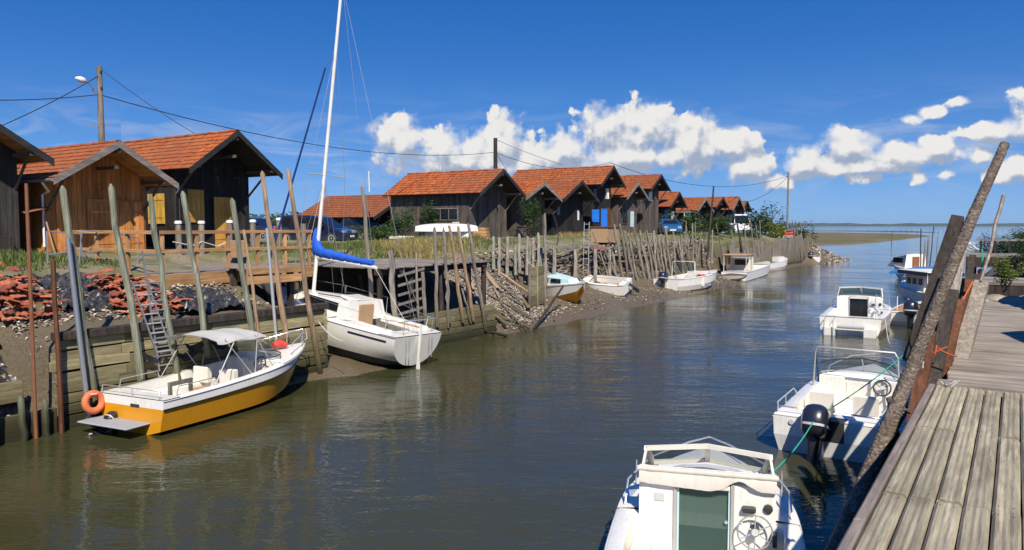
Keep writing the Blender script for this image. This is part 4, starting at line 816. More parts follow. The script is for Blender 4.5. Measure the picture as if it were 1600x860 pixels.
# ------------------------------------------------------------------ boats (local frame: +y bow, +x starboard, z = 0 waterline)
def cl(a): return max(0.0, min(1.0, a))
class Hull:
    def __init__(s, L_, B, fs, fb, dr, rake=.5, split=.55, fine=2.2, stern=.92, chine=.86, mid=.5):
        s.L, s.B, s.fs, s.fb, s.dr, s.rake, s.split, s.fine, s.stern, s.chine, s.mid = L_, B, fs, fb, dr, rake, split, fine, stern, chine, mid
    def bg(s, t):
        m = s.mid; return s.B / 2 * (s.stern + (1 - s.stern) * math.sin(t / m * math.pi / 2) if t < m else max(.012, 1 - ((t - m) / (1 - m)) ** s.fine))
    def zs(s, t): return s.fs + (s.fb - s.fs) * t ** 1.8
    def sec(s, t):
        bg = s.bg(t); zs = s.zs(t); kz = -s.dr + (s.fb * .8 + s.dr) * cl((t - .72) / .28) ** 2.6
        zc = max(kz + .02, -.04 + s.fb * .62 * cl((t - .45) / .55) ** 2.2); bc = bg * (s.chine - .30 * t ** 3)
        y = s.L * t; yk = y - s.rake * t ** 5; yc = y - s.rake * .55 * t ** 5; ym = y - s.rake * .3 * t ** 5
        k = s.split; bs = bc + (bg - bc) * (k ** .22); zsp = zc + (zs - zc) * k
        return [(0, yk, kz), (bc, yc, zc), (bs, ym, zsp), (bg, y, zs)]
    def rsec(s, t, z):                                            # round bilged section: half breadth at height z
        zs = s.zs(t); kz = s.rk(t); h_ = cl((z - kz) / (zs - kz)); return s.bg(t) * (1 - (1 - h_) ** 2.3) ** (1 / 2.1)
    def rk(s, t): return .10 - (s.dr + .10) * math.sin(math.pi * min(1, t * 1.05 + .02)) ** .8 + (s.fb * .8) * cl((t - .78) / .22) ** 2.2
    def round_skin(s, P, mb, mu, wl, N):
        lo, up, tr = [], [], []
        for i in range(N + 1):
            t = i / N; kz, zs = s.rk(t), s.zs(t); w_ = max(kz + .004, min(wl, zs - .02)); yy = lambda z: s.L * t - s.rake * t ** 5 * (1 - (z - kz) / (zs - kz)) * .9 - (.18 * (1 - t * 6) * (1 - (z - kz) / (zs - kz)) if t < 1 / 6 else 0) * -1
            L1 = [kz + (w_ - kz) * k / 5 for k in range(6)]; L2 = [w_ + (zs - w_) * k / 6 for k in range(7)]
            lo.append([(-s.rsec(t, z), yy(z), z) for z in reversed(L1)] + [(s.rsec(t, z), yy(z), z) for z in L1[1:]])
            up.append([[(sg * s.rsec(t, z), yy(z), z) for z in L2] for sg in (1, -1)])
        MB().loft(lo, closed=False).build('hull_bottom', M_[mb], P, 60)
        for k in (0, 1): MB().loft([u[k] for u in up], closed=False).build('topside', M_[mu], P, 60)
        ring = list(reversed(up[0][1])) + lo[0][1:-1] + up[0][0]
        MB().add(ring, [tuple(range(len(ring)))]).build('transom', M_[mu], P)
    def build(s, P, mb='white', ml='white', mu='white', deck='gel', inner='gel', ck=(.04, .62), sd=.16, zf=.12, rub='gelgrey', N=26, stripe=None, fwall=True, rnd_=None):
        ts = [i / N for i in range(N + 1)]; S = [s.sec(t) for t in ts]
        if rnd_ is not None: s.round_skin(P, mb, mu, rnd_, N)
        for name, a, b_, m in (('hull_bottom', 0, 1, mb), ('hull_side', 1, 2, ml), ('topside', 2, 3, mu)) if rnd_ is None else ():
            for sg in ((1, -1) if name != 'hull_bottom' else (0,)):
                b = MB()
                if sg: b.loft([[(sg * q[a][0], q[a][1], q[a][2]), (sg * q[b_][0], q[b_][1], q[b_][2])] for q in S], closed=False)
                else: b.loft([[(-q[1][0], q[1][1], q[1][2]), q[0], (q[1][0], q[1][1], q[1][2])] for q in S], closed=False)
                b.build(name, M_[m], P, 50)
        q = S[0]; tr = MB()
        lo = [(-q[2][0], q[2][1], q[2][2]), (-q[1][0], q[1][1], q[1][2]), q[0], (q[1][0], q[1][1], q[1][2]), (q[2][0], q[2][1], q[2][2])]
        if rnd_ is None: tr.loft([[(x, y, z) for x, y, z in lo], [(x, y + .04, z) for x, y, z in lo]]); tr.build('transom', M_[ml], P)
        up = [(-q[3][0], 0, q[3][2]), (-q[2][0], 0, q[2][2]), (q[2][0], 0, q[2][2]), (q[3][0], 0, q[3][2])]
        if rnd_ is None: MB().loft([up, [(x, .04, z) for x, y, z in up]]).build('upper_transom', M_[mu], P)
        s.ck = ck; s.sd = sd; dk = MB(); ln = MB()
        for sg in (1, -1):
            r = []
            for t in ts:
                if t < ck[0] or t > ck[1] + (0 if fwall else 1.01 / N): continue
                bi = max(.05, s.bg(t) - sd); z = s.zs(t); r.append([(sg * s.bg(t), s.L * t, z), (sg * (s.bg(t) - .03), s.L * t, z + .025), (sg * bi, s.L * t, z + .025), (sg * bi, s.L * t, zf)])
            dk.loft([x[:3] for x in r], closed=False); ln.loft([x[2:] for x in r], closed=False)
            last = r
        t0 = [t for t in ts if t >= ck[0]][0]; t1 = [t for t in ts if t <= ck[1]][-1]
        fw = [t for t in ts if t >= t1 + (0 if fwall else .5 / N)]
        dk.loft([[(s.bg(t) * k, s.L * t, s.zs(t) + .025 + .07 * (1 - k * k) * min(1, s.bg(t) / s.B * 2)) for k in (-1, -.6, -.2, .2, .6, 1)] for t in fw], closed=False)
        aft = [t for t in ts if t <= t0]
        dk.loft([[(s.bg(t) * k, s.L * t, s.zs(t) + .025) for k in (-1, 0, 1)] for t in aft], closed=False)
        bi0 = s.bg(t0) - sd; bi1 = s.bg(t1) - sd
        for t, bi in ((t0, bi0), (t1, bi1))[:2 if fwall else 1]: ln.add([(-bi, s.L * t, zf), (bi, s.L * t, zf), (bi, s.L * t, s.zs(t) + .025), (-bi, s.L * t, s.zs(t) + .025)], [(0, 1, 2, 3)])
        ln.loft([[((s.bg(t) - sd) * k, s.L * t, zf) for k in (-1, 1)] for t in ts if t0 <= t <= t1], closed=False)
        dk.build('deck', M_[deck], P, 50); ln.build('cockpit_liner', M_[inner], P, 50)
        for sg in (1, -1): MB().tube([(sg * (s.bg(t) + .002), s.L * t, s.zs(t) - .01) for t in ts], .015, 6).build('rub_rail', M_[rub], P, 60)
        if stripe:
            for sg in (1, -1):
                b = MB(); f0, f1, t_a, t_b, m = stripe; r = []
                for t in ts:
                    if t_a <= t <= t_b:
                        a = Vector(s.sec(t)[2]); c = Vector(s.sec(t)[3]); r.append([((p.x + .006) * sg, p.y, p.z) for p in (a.lerp(c, f0), a.lerp(c, f1))])
                b.loft(r, closed=False).build('stripe', M_[m], P, 60)
def trunk(y0, y1, w0, w1, z0, z1, tw=.85, ra=.0, rf=.3, camber=.05, zf1=None):
    """coachroof: aft width w0, forward w1, top narrowed by tw, aft end raked ra, front raked rf"""
    b = MB(); zf1 = z1 if zf1 is None else zf1
    def ring(y, w, z, k): return [(-w / 2 * k, y, z), (w / 2 * k, y, z)]
    rings = []
    for f in (0, .25, .5, .75, 1):
        w = w0 + (w1 - w0) * f ** 1.5; yb = y0 + (y1 - y0) * f; yt = y0 + ra + (y1 - rf - y0 - ra) * f; zt = z1 + (zf1 - z1) * f; wt = w * tw
        rings.append([(-w / 2, yb, z0), (-wt / 2, yt, zt - .03), (-wt / 2 * .9, yt, zt), (0, yt, zt + camber), (wt / 2 * .9, yt, zt), (wt / 2, yt, zt - .03), (w / 2, yb, z0)])
    return b.loft(rings)
def side_win(P, y0, y1, x0, x1, z0, z1, lean, mat='darkglass', sg=(1, -1), e=.012):
    for s in sg:
        a = [(s * (x0 + e), y0, z0), (s * (x1 + e), y1, z0), (s * (x1 + e - lean), y1 - .06, z1), (s * (x0 + e - lean), y0 + .04, z1)]
        MB().loft([a, [(x - s * .02, y, z) for x, y, z in a]]).build('side_window', M_[mat], P)
def rail(P, pts, r=.014, mat='chrome', name='hand_rail', n=6):
    return MB().tube(pts, r, n).build(name, M_[mat], P, 60)
def outboard(P, x, y, z, s=1.0, tilt=0.0, mat='motor', band=None):
    M = T(x, y, z) @ RX(R(tilt)) @ Matrix.Scale(s, 4)
    def rr(w, d, zz, oy=0, k=.35): return [M @ Vector((w * cx, oy + d * cy, zz)) for cx, cy in ((-1 + k, -1), (1 - k, -1), (1, -1 + k), (1, 1 - k), (1 - k, 1), (-1 + k, 1), (-1, 1 - k), (-1, -1 + k))]
    cw = MB().loft([rr(.13, .22, .05, -.18), rr(.19, .30, .14, -.20), rr(.2, .32, .3, -.20), rr(.19, .31, .46, -.19), rr(.15, .25, .56, -.17), rr(.08, .15, .60, -.15)]).build('outboard_motor', M_[mat], P, 60)
    MB().loft([rr(.205, .325, .22, -.20), rr(.207, .327, .26, -.20)]).build('cowl_band', M_[band or 'gelgrey'], cw, 60)
    MB().loft([rr(.10, .14, .06, -.16), rr(.08, .13, -.2, -.14), rr(.055, .12, -.62, -.12)]).build('motor_leg', M_['blackp'], cw, 60)
    MB().loft([rr(.16, .22, -.50, -.18), rr(.16, .22, -.53, -.18)]).build('cavitation_plate', M_['blackp'], cw)
    MB().lathe([(.01, -.26), (.06, -.18), (.065, .1), (.03, .2)], M @ T(0, -.14, -.74) @ RX(R(90)), 10).build('gear_case', M_['blackp'], cw, 50)
    MB().loft([rr(.012, .12, -.62, -.12), rr(.008, .06, -.95, -.1)]).build('skeg', M_['blackp'], cw)
    pr = MB()
    for k in range(3):
        Q = M @ T(0, -.40, -.74) @ RY(R(120 * k)) @ RZ(R(25)); pr.loft([[Q @ Vector(p) for p in ((-.04, -.01, .03), (.05, -.01, .12), (.03, -.01, .17), (-.06, -.01, .12))], [Q @ Vector(p) for p in ((-.04, .01, .03), (.05, .01, .12), (.03, .01, .17), (-.06, .01, .12))]])
    pr.build('propeller', M_['galv'], cw)
    MB().box(-.11, .11, -.1, .12, -.32, .02, M).build('clamp_bracket', M_['alu'], cw); return cw
def wheel(P, c, r, tilt, mat='grille', spokes=3, name='steering_wheel', rim=.016):
    M = T(*c) @ RX(R(tilt)); w_ = MB().torus(M, r, rim, 22, 6).build(name, M_[mat], P, 60)
    MB().lathe([(.04, -.03), (.05, 0), (.04, .02)], M, 10).build('hub', M_['gelgrey'], w_, 50)
    for k in range(spokes): MB().tube([M @ Vector((0, 0, -.01)), M @ Vector((r * math.cos(2 * math.pi * k / spokes + .5), r * math.sin(2 * math.pi * k / spokes + .5), 0))], .008, 5).build('spoke', M_[mat if spokes < 5 else 'chrome'], w_)
def box(P, name, mat, *a, bv=.02): return MB().bbox(*a, bv).build(name, M_[mat], P)
def cleat(P, x, y, z): MB().tube([(x, y - .08, z + .04), (x, y + .08, z + .04)], .012, 5).build('cleat', M_['chrome'], P)
def rope(name, label, pts, r, mat, sag=0.0, grp=None):
    pts = [Vector(p) for p in pts]; out = []
    for a, b_ in zip(pts, pts[1:]):
        for k in range(8): f = k / 8; q = a.lerp(b_, f); q.z -= sag * 4 * f * (1 - f); out.append(q)
    out.append(pts[-1]); return tag(MB().tube(out, r, 5).build(name, M_[mat], None, 60), label, 'rope', grp)
# --- cabin boats with windscreen, open helm and sliding door (foreground and one farther up)
def cabin_boat(label, loc, rz, detail, L_=5.3, sc=1.0, trim='antifoul', canvas=True):
    P = thing('cabin_boat', loc, rz, label, 'boat', scale=sc); h = Hull(L_, 2.2, .62, .82, .3, .55, .35, 2.3, .93); yb = 2.55
    h.build(P, trim, 'gel', 'gel', ck=(.05, yb / L_), sd=.2, zf=.15, fwall=False, stripe=(.55, .7, 0, .97, 'hullgrey') if not detail else (.5, .6, 0, .97, 'gelgrey'))
    zt = 1.2; wb = 1.66
    trunk(yb, 4.55, wb, .85, .60, zt, .9, .0, .75, .03, .98).build('cabin', M_['gel'], P, 35)
    # bulkhead: door opening with smoked door, dash to starboard
    box(P, 'bulkhead', 'white', -wb / 2 + .02, -.36, yb - .05, yb + .02, .15, zt - .02); box(P, 'bulkhead', 'white', .30, wb / 2 - .02, yb - .05, yb + .02, .15, zt - .02)
    for s in (-1, 1): box(P, 'side_coaming', 'white', *sorted((s * (wb / 2 - .04), s * .98)), yb - .045, yb + .12, .15, .70, bv=.01)
    MB().box(-.36, .30, yb - .02, yb + .012, .15, zt - .03).build('door', M_['green_glass' if detail else 'darkglass'], P)
    for x in (-.37, .31): box(P, 'door_frame', 'alu', x - .02, x + .02, yb - .07, yb - .02, .15, zt - .02, bv=.005)
    box(P, 'door_lintel', 'cream', -.34, .28, yb - .09, yb - .03, zt - .1, zt - .04, bv=.01)
    if detail:
        box(P, 'door_latch', 'grille', -.02, .1, yb - .1, yb - .088, zt - .085, zt - .055, bv=.003)
        box(P, 'label_plate', 'gelgrey', -.62, -.5, yb - .062, yb - .048, zt - .3, zt - .2, bv=.003)
        MB().lathe([(.02, 0), (.02, .03)], T(.24, yb - .02, .7) @ RX(R(90)), 8).build('door_knob', M_['chrome'], P)
        box(P, 'blue_cushion', 'palebl', -.34, .28, yb + .25, yb + .9, .3, .42); box(P, 'step', 'gelgrey', -.34, .28, yb + .04, yb + .3, .12, .2)
        for x in (-.335, .275): MB().box(x - .012, x + .012, yb - .045, yb + .02, .15, zt - .1).build('door_edge', M_['palebl'], P)
    MB().lathe([(.055, 0), (.055, .025), (.045, .03)], T(.72, yb - .05, zt - .28) @ RX(R(90)), 14).build('gauge', M_['grille'], P, 40)
    box(P, 'compass', 'grille', .42, .58, yb - .12, yb - .05, zt - .34, zt - .26); wheel(P, (.57, yb - .17, .66), .2, 82, 'chrome', 6, rim=.011)
    MB().lathe([(.06, 0), (.05, .12)], T(.57, yb - .05, .66) @ RX(R(90)), 10).build('wheel_boss', M_['grille'], P)
    box(P, 'throttle', 'grille', .77, .82, yb - .2, yb - .06, .5, .66, bv=.01)
    if detail: MB().lathe([(.17, 0), (.19, .05), (.17, .1)], T(.57, yb - .28, .28), 16).build('helm_seat', M_['white'], P, 50)
    # windscreen: two raked front panes, two side panes in a pale frame
    zt2 = 1.52; yt = yb + .12; yl = yb + .52; hw = .74; hl = .70
    A = [(-hw, yt, zt2 - .02), (0, yt + .14, zt2 + .02), (hw, yt, zt2 - .02)]; Bq = [(-hl, yl, zt), (0, yl + .2, zt + .03), (hl, yl, zt)]
    fm = 'cream' if detail else 'gelgrey'; gl = 'glass' if detail else 'green_glass'
    for i in (0, 1):
        pn = MB().add([A[i], A[i + 1], Bq[i + 1], Bq[i]], [(0, 1, 2, 3)]).build('windscreen_pane', M_[gl], P)
        for a, c in ((A[i], A[i + 1]), (Bq[i], Bq[i + 1])): MB().tube([a, c], .038, 4).build('pane_frame', M_[fm], pn)
    for i in range(3): MB().tube([A[i], Bq[i]], .045, 4).build('windscreen_post', M_[fm], P)
    for s in (-1, 1):
        a, c, d_ = (s * hw, yt, zt2 - .02), (s * hl, yl, zt), (s * (wb / 2 - .04), yb - .05, zt)
        MB().add([a, c, d_], [(0, 1, 2)]).build('windscreen_side', M_[gl], P); MB().tube([a, d_], .02, 4).build('side_frame', M_[fm], P)
    if not detail:
        MB().loft([[(-hw, yt, zt2), (0, yt + .1, zt2 + .04), (hw, yt, zt2)], [(-hl, yl + .5, zt2 - .06), (0, yl + .6, zt2 - .02), (hl, yl + .5, zt2 - .06)]], closed=False).build('tinted_top', M_['green_glass'], P)
    if canvas:
        rr = []; n = 30
        for i in range(n + 1):
            x = -wb / 2 + .02 + (wb - .04) * i / n; k = .022 * noise.noise(Vector((i * .5, 1, 0))) + .006 * math.sin(i * 2.3); dip = -.13 * math.exp(-((x - .38) / .16) ** 2) - .05 * abs(x)
            rr.append([(x, yb - .02, zt + .13 + k * .3), (x, yb - .10 - k * .4, zt + .08), (x, yb - .11 - k, zt - .06 - dip - .05 + k * .8), (x, yb - .06, zt - .08 - dip - .04 + k)])
        MB().loft(rr, closed=False).build('rolled_canvas', M_['canvas'], P, 60)
        MB().tube([(-wb / 2, yb - .08, zt + .1), (wb / 2, yb - .08, zt + .1)], .035, 8).build('canvas_roll', M_['canvas'], P, 60)
    side_win(P, yb + .25, yb + 1.1, .80, .70, .78, 1.02, .04, 'darkglass')
    for s in (-1, 1):
        rail(P, [(s * (h.bg(.52) - .08), .52 * L_, .72), (s * (h.bg(.55) - .1), .55 * L_, 1.0), (s * (h.bg(.75) - .08), .75 * L_, 1.0), (s * (h.bg(.92) - .06), .92 * L_, 1.0), (0, L_ - .05, 1.0)])
        for t in (.65, .8): rail(P, [(s * (h.bg(t) - .08), t * L_, h.zs(t)), (s * (h.bg(t) - .09), t * L_, 1.1)], .011, name='stanchion') if t < .7 else None
        cleat(P, s * (h.bg(.1) - .1), .1 * L_, h.zs(.1) + .03); box(P, 'side_locker', 'cream', *(sorted((s * .62, s * .86))), .5, yb - .3, .15, .5)
    return P, h
p, hf = cabin_boat('white cabin boat with steering wheel and smoked door, cut by the bottom edge', (-2.28, 6.6, 0), R(18), True)
box(p, 'shifter', 'gelgrey', .88, .93, 2.0, 2.12, .66, .74, bv=.01)
p, h = cabin_boat('white cabin boat with green tinted top moored before the outboard skiff', (-5.35, 32.4, 0), R(2), False, sc=1.1, trim='antifoul', canvas=False)
for x in (-.85, .5): box(p, 'swim_platform', 'gel', x, x + .4, -.36, .0, -.1, .3)
box(p, 'transom_bar', 'hullgrey', -.4, .5, -.3, -.1, .26, .34)
for x in (-.8, -.5): rail(p, [(x, -.4, -.1), (x, -.42, .55), (x, -.1, .62)], .015, name='boarding_ladder')
rail(p, [(.75, .2, .66), (.75, .4, 1.0), (.6, 2.3, 1.3)], .016)
# --- open motor boat with outboard at the quay
p = thing('motor_boat', (-2.83, 14.95, 0), R(-1), 'white open motor boat with dark blue outboard tied beside the quay', 'boat'); h = Hull(5.2, 2.05, .66, .95, .28, .55, .5, 2.3, .94)
h.build(p, 'antifoul', 'gelgrey', 'white', ck=(.09, .66), sd=.22, zf=.14, stripe=(.0, .22, 0, .97, 'navy'))
outboard(p, -.14, -.06, .28, 1.1, -20)
box(p, 'motor_well', 'grille', -.34, .32, -.012, .35, .30, .69, bv=.01); box(p, 'quarter_deck', 'white', -.95, -.36, .02, .52, .3, .72); box(p, 'quarter_deck', 'white', .34, .95, .02, .52, .3, .72)
for s in (-1, 1):
    rail(p, [(s * .9, .05, .72), (s * .9, .08, .84), (s * .42, .08, .84), (s * .42, .05, .72)], .014, name='stern_rail')
    rail(p, [(s * .93, .2, .72), (s * .95, .25, .88), (s * .97, 1.5, .92), (s * .95, 1.75, .76)]); rail(p, [(s * .95, .85, .7), (s * .96, .85, .9)], .01, name='stanchion')
box(p, 'bench', 'tan', -.78, -.4, .62, 1.0, .15, .42)
for s, x in ((-1, -.42), (1, .42)):
    box(p, 'seat_base', 'cream', x - .06, x + .06, 1.75, 1.9, .14, .45); st = box(p, 'seat', 'cream', x - .24, x + .24, 1.55, 2.0, .45, .53, bv=.03)
    MB().bbox(x - .23, x + .23, 1.5, 1.57, .5, .92, .03).build('seat_back', M_['cream'], st)
yb = 3.05
box(p, 'console', 'white', -.80, -.28, yb, yb + .3, .14, .98); box(p, 'console', 'white', .26, .80, yb, yb + .3, .14, .98); box(p, 'cabin_front', 'white', -.28, .26, yb + .1, yb + .3, .14, .98)
box(p, 'hatch', 'darkglass', -.2, .2, yb + .085, yb + .105, .55, .82, bv=.004); box(p, 'hatch_frame', 'gel', -.24, .24, yb + .08, yb + .098, .50, .87, bv=.004)
wheel(p, (.5, yb - .1, .84), .17, 65, 'grille', 3)
trunk(yb + .28, 4.5, 1.62, .6, .66, 1.0, .9, 0, .5, .05, .88).build('foredeck_trunk', M_['white'], p, 40)
n = 14; A = []; Bq = []
for i in range(n + 1):
    a = math.pi * i / n; A.append((-.80 * math.cos(a), yb + .02 + .72 * math.sin(a), 1.02)); Bq.append((-.74 * math.cos(a), yb - .12 + .52 * math.sin(a), 1.36 - .08 * abs(math.cos(a))))
ws = MB().loft([A, Bq], closed=False).build('windscreen', M_['glass'], p, 60); MB().tube(Bq, .016, 5).build('windscreen_frame', M_['grille'], ws, 60); MB().tube(A, .016, 5).build('windscreen_base', M_['alu'], ws, 60)
MB().tube([(.0, yb + .74, 1.02), (0, yb + .4, 1.36)], .012, 4).build('windscreen_bar', M_['white'], ws)
rail(p, [(-.86, yb - .3, .74), (-.82, yb - .35, 1.55), (-.76, yb - .38, 1.66), (.76, yb - .38, 1.66), (.82, yb - .35, 1.55), (.86, yb - .3, .74)], .022, 'alu', 'roll_bar')
for s in (-1, 1): rail(p, [(s * .85, yb + .2, .74), (s * .82, yb - .3, 1.5)], .014, 'blackp', 'roll_bar_stay'); rail(p, [(s * .78, 3.6, .8), (s * .74, 3.8, 1.08), (s * .45, 4.7, 1.2), (0, 5.15, 1.22)], .014)
MB().lathe([(.09, 0), (.1, .06), (.1, .2), (.04, .26), (.04, .3)], T(.36, 1.1, .14), 12).build('plastic_jug', M_['cream'], p, 50)
MB().lathe([(.05, 0), (.05, .02)], T(-.62, -.005, .58) @ RX(R(90)), 12).build('badge', M_['gelgrey'], p)
# --- yellow boat
M_['canopycloth'] = paint('canopycloth', (.46, .44, .40), .85, .35, (.28, .25, .2))
p = thing('yellow_motor_boat', (-15.3, 8.85, .13), R(8), 'yellow hulled motor boat with white topsides and grey canopy', 'boat', scale=.92); Ly = 5.9
h = Hull(Ly, 2.25, .66, 1.08, .3, .75, .72, 2.1, .93, .88); h.build(p, 'yellow', 'yellow', 'white', ck=(.07, .66), sd=.2, zf=.16, rub='gelgrey')
for sg in (1, -1): MB().tube([(sg * (h.sec(t)[2][0] + .012), h.sec(t)[2][1], h.sec(t)[2][2]) for t in [i / 20 for i in range(20)]], .018, 5).build('knuckle_strip', M_['blackp'], p, 60)
box(p, 'swim_platform', 'hullgrey', -.98, .62, -.62, -.0, .1, .15, bv=.02)
outboard(p, -.55, -.14, -.12, .62, -60, 'blackp')
rail(p, [(-.98, .02, .7), (-.98, .05, .86), (.9, .05, .86), (.9, .02, .7)], .013, name='stern_rail'); rail(p, [(.0, .04, .68), (.0, .05, .86)], .011, name='stanchion')
for s in (-1, 1): rail(p, [(s * .95, .45, .70), (s * .95, .5, .90), (s * .97, 1.55, .92), (s * .97, 1.6, .74)], .013)
fr = MB().bbox(.70, .76, .42, .5, .68, .98, .006); fr.bbox(.70, .76, 1.0, 1.08, .68, .98, .006); fr.bbox(.70, .76, .5, 1.0, .88, .98, .006); fr.build('wooden_frame', M_['post_grey'], p)
box(p, 'aft_deck', 'white', -.8, .8, .42, 1.1, .3, .56); box(p, 'vent', 'grille', .0, .28, -.012, .0, .45, .52, bv=.003); box(p, 'side_bench', 'white', -.86, -.5, 1.3, 3.0, .16, .5)
box(p, 'seat', 'cream', -.7, -.2, 2.55, 3.0, .16, .58); box(p, 'seat_back', 'cream', -.7, -.2, 2.42, 2.55, .5, .92); box(p, 'seat', 'cream', .2, .7, 2.55, 3.0, .16, .58); box(p, 'seat_back', 'cream', .2, .7, 2.42, 2.55, .5, .92)
box(p, 'locker', 'tan', -.3, .3, 1.9, 2.3, .16, .46); yb = 3.65
box(p, 'console', 'white', -.82, -.2, yb, yb + .3, .16, .98); box(p, 'console', 'white', .2, .82, yb, yb + .3, .16, .98); wheel(p, (.48, yb - .1, .9), .18, 62, 'grille', 3)
trunk(yb + .25, 5.1, 1.5, .6, .80, 1.1, .85, 0, .6, .05, 1.0).build('foredeck_trunk', M_['white'], p, 40)
A = []; Bq = []
for i in range(n + 1):
    a = math.pi * i / n; A.append((-.80 * math.cos(a), yb + .0 + .85 * math.sin(a), 1.06)); Bq.append((-.70 * math.cos(a), yb - .22 + .5 * math.sin(a), 1.46 - .1 * abs(math.cos(a))))
ws = MB().loft([A, Bq], closed=False).build('windscreen', M_['glass'], p, 60); MB().tube(Bq, .014, 5).build('windscreen_frame', M_['alu'], ws, 60); MB().tube(A, .016, 5).build('windscreen_base', M_['grille'], ws, 60)
cz = 1.8; rr = []
for i in range(13):
    y = 1.75 + i * .15; rr.append([(x, y, cz + .05 - .10 * (x / .8) ** 2 - .03 * math.sin(i * 1.0) - (0 if i < 9 else .02 * (i - 9) ** 2)) for x in (-.86, -.84, -.5, 0, .5, .84, .86)])
    rr[-1][0] = (-.88, y, rr[-1][1][2] - .07); rr[-1][-1] = (.88, y, rr[-1][-2][2] - .07)
cn = MB().loft(rr, closed=False).build('canopy', M_['canopycloth'], p, 60)
fl = [[(x, 3.5 + f * .5, cz - .2 - f * .46 + .02 * math.sin(x * 9 + f * 4)) for x in (-.84, -.4, 0, .4, .84)] for f in (0, .25, .5, .75, 1)]
M_['clearvinyl'] = glass('clearvinyl', (.35, .33, .28), .35); MB().loft(fl, closed=False).build('canopy_front_panel', M_['clearvinyl'], cn, 60)
for s in (-1, 1):
    for a, c in (((s * .93, 1.6, .74), (s * .85, 2.35, cz - .06)), ((s * .93, 2.8, .78), (s * .85, 2.0, cz - .04)), ((s * .93, 2.9, .78), (s * .85, 3.1, cz - .05)), ((s * .93, 3.55, .86), (s * .85, 3.0, cz - .05))): rail(p, [a, c], .014, 'alu', 'canopy_pole')
rail(p, [(-.86, 2.35, cz - .05), (.86, 2.35, cz - .05)], .014, 'alu', 'canopy_bow')
lr = MB().torus(T(-.95, -.22, .5) @ RY(R(80)) @ RX(R(5)), .2, .08, 22, 8).build('lifebuoy', M_['orange'], p, 60)
for s in (-1, 1): MB().torus(T(-.95, -.22, .5 + s * .2), .086, .012, 12, 5).build('lifebuoy_band', M_['cream'], lr)
for s in (-1, 1):
    rail(p, [(s * .62, 4.6, 1.0), (s * .6, 4.7, 1.28), (s * .22, 5.6, 1.45), (0, 5.82, 1.5)], .014, name='pulpit'); rail(p, [(s * .3, 5.4, 1.02), (s * .26, 5.5, 1.42)], .012, name='stanchion')
MB().tube([(-.1, 4.7, 1.16), (-.05, 4.9, 1.2), (.1, 5.05, 1.14)], [.1, .13, .06], 8).build('red_bundle', M_['redp'], p, 60)
rail(p, [(0, 5.75, 1.1), (0, 6.0, 1.2), (0, 5.95, 1.5)], .02, 'chrome', 'bow_fitting')
# --- sailing boat
M_['navyblue'] = paint('navyblue', (.008, .035, .20), .7, .15, (.01, .02, .08))
p = thing('sailing_boat', (-14.95, 18.05, .1), 0, 'white sailing boat with blue furled mainsail lying in the mud slip', 'boat', rot=(0, 0, 0))
p.matrix_basis = T(-15.0, 17.6, .02) @ RZ(R(85)) @ RX(R(7)) @ RY(R(1.5))
Ls = 8.2; h = Hull(Ls, 2.7, 1.0, 1.2, .5, .7, .25, 2.0, .72, .80, .45); h.build(p, 'antifoul', 'antifoul', 'gel', ck=(.05, .36), sd=.3, zf=.35, rub='alu', rnd_=.22)
for sg in (1, -1):
    for ta, tb_ in ((.04, .22), (.34, .62)):
        r = []
        for k in range(8):
            t = ta + (tb_ - ta) * k / 7; zz = h.zs(t); r.append([((h.rsec(t, z) + .008) * sg, t * Ls, z) for z in (zz - .2, zz - .14)])
        MB().loft(r, closed=False).build('blue_stripe', M_['navy'], p, 60)
trunk(2.45, 6.2, 1.75, .9, 1.0, 1.62, .82, .05, .8, .06, 1.4).build('coachroof', M_['gel'], p, 35); side_win(p, 2.9, 4.7, .80, .72, 1.22, 1.48, .08, 'darkglass')
box(p, 'companionway', 'tan', -.28, .28, 2.40, 2.47, .7, 1.5); box(p, 'sliding_hatch', 'gel', -.36, .36, 2.5, 3.3, 1.58, 1.66); box(p, 'cockpit_coaming', 'gel', -.86, -.7, .5, 2.5, .88, 1.12); box(p, 'cockpit_coaming', 'gel', .7, .86, .5, 2.5, .88, 1.12)
box(p, 'cockpit_bench', 'gel', -.72, -.35, .5, 2.4, .35, .7); box(p, 'cockpit_bench', 'gel', .35, .72, .5, 2.4, .35, .7)
for s in (-1, 1): rail(p, [(s * .62, 2.6, 1.6), (s * .6, 3.0, 1.66), (s * .55, 4.2, 1.56)], .016, 'grille', 'grab_rail')
rail(p, [(-.85, .6, .9), (-.88, .55, 1.42), (-.7, .06, 1.46), (.7, .06, 1.46), (.88, .55, 1.42), (.85, .6, .9)], .016, name='pushpit')
for x in (-.6, .6): rail(p, [(x, .1, .9), (x, .06, 1.46)], .012, name='stanchion')
for s in (-1, 1):
    for t in (.35, .6): rail(p, [(s * (h.bg(t) - .05), t * Ls, h.zs(t)), (s * (h.bg(t) - .05), t * Ls, h.zs(t) + .55)], .012, name='stanchion')
    rail(p, [(s * .88, .55, 1.42), (s * (h.bg(.35) - .05), .35 * Ls, h.zs(.35) + .55), (s * (h.bg(.6) - .05), .6 * Ls, h.zs(.6) + .55), (s * .25, .95 * Ls, 1.65)], .006, 'galv', 'guard_wire')
rd = MB().loft([[(-.025, -.07, 1.35), (.025, -.07, 1.35), (.025, .0, 1.35), (-.025, .0, 1.35)], [(-.025, -.09, .3), (.025, -.09, .3), (.025, -.02, .3), (-.025, -.02, .3)], [(-.02, -.2, -.3), (.02, -.2, -.3), (.02, -.02, -.3), (-.02, -.02, -.3)]]).build('rudder', M_['gel'], p)
MB().tube([(0, 0, 1.25), (0, .95, 1.22)], .022, 6).build('tiller', M_['tan'], rd)
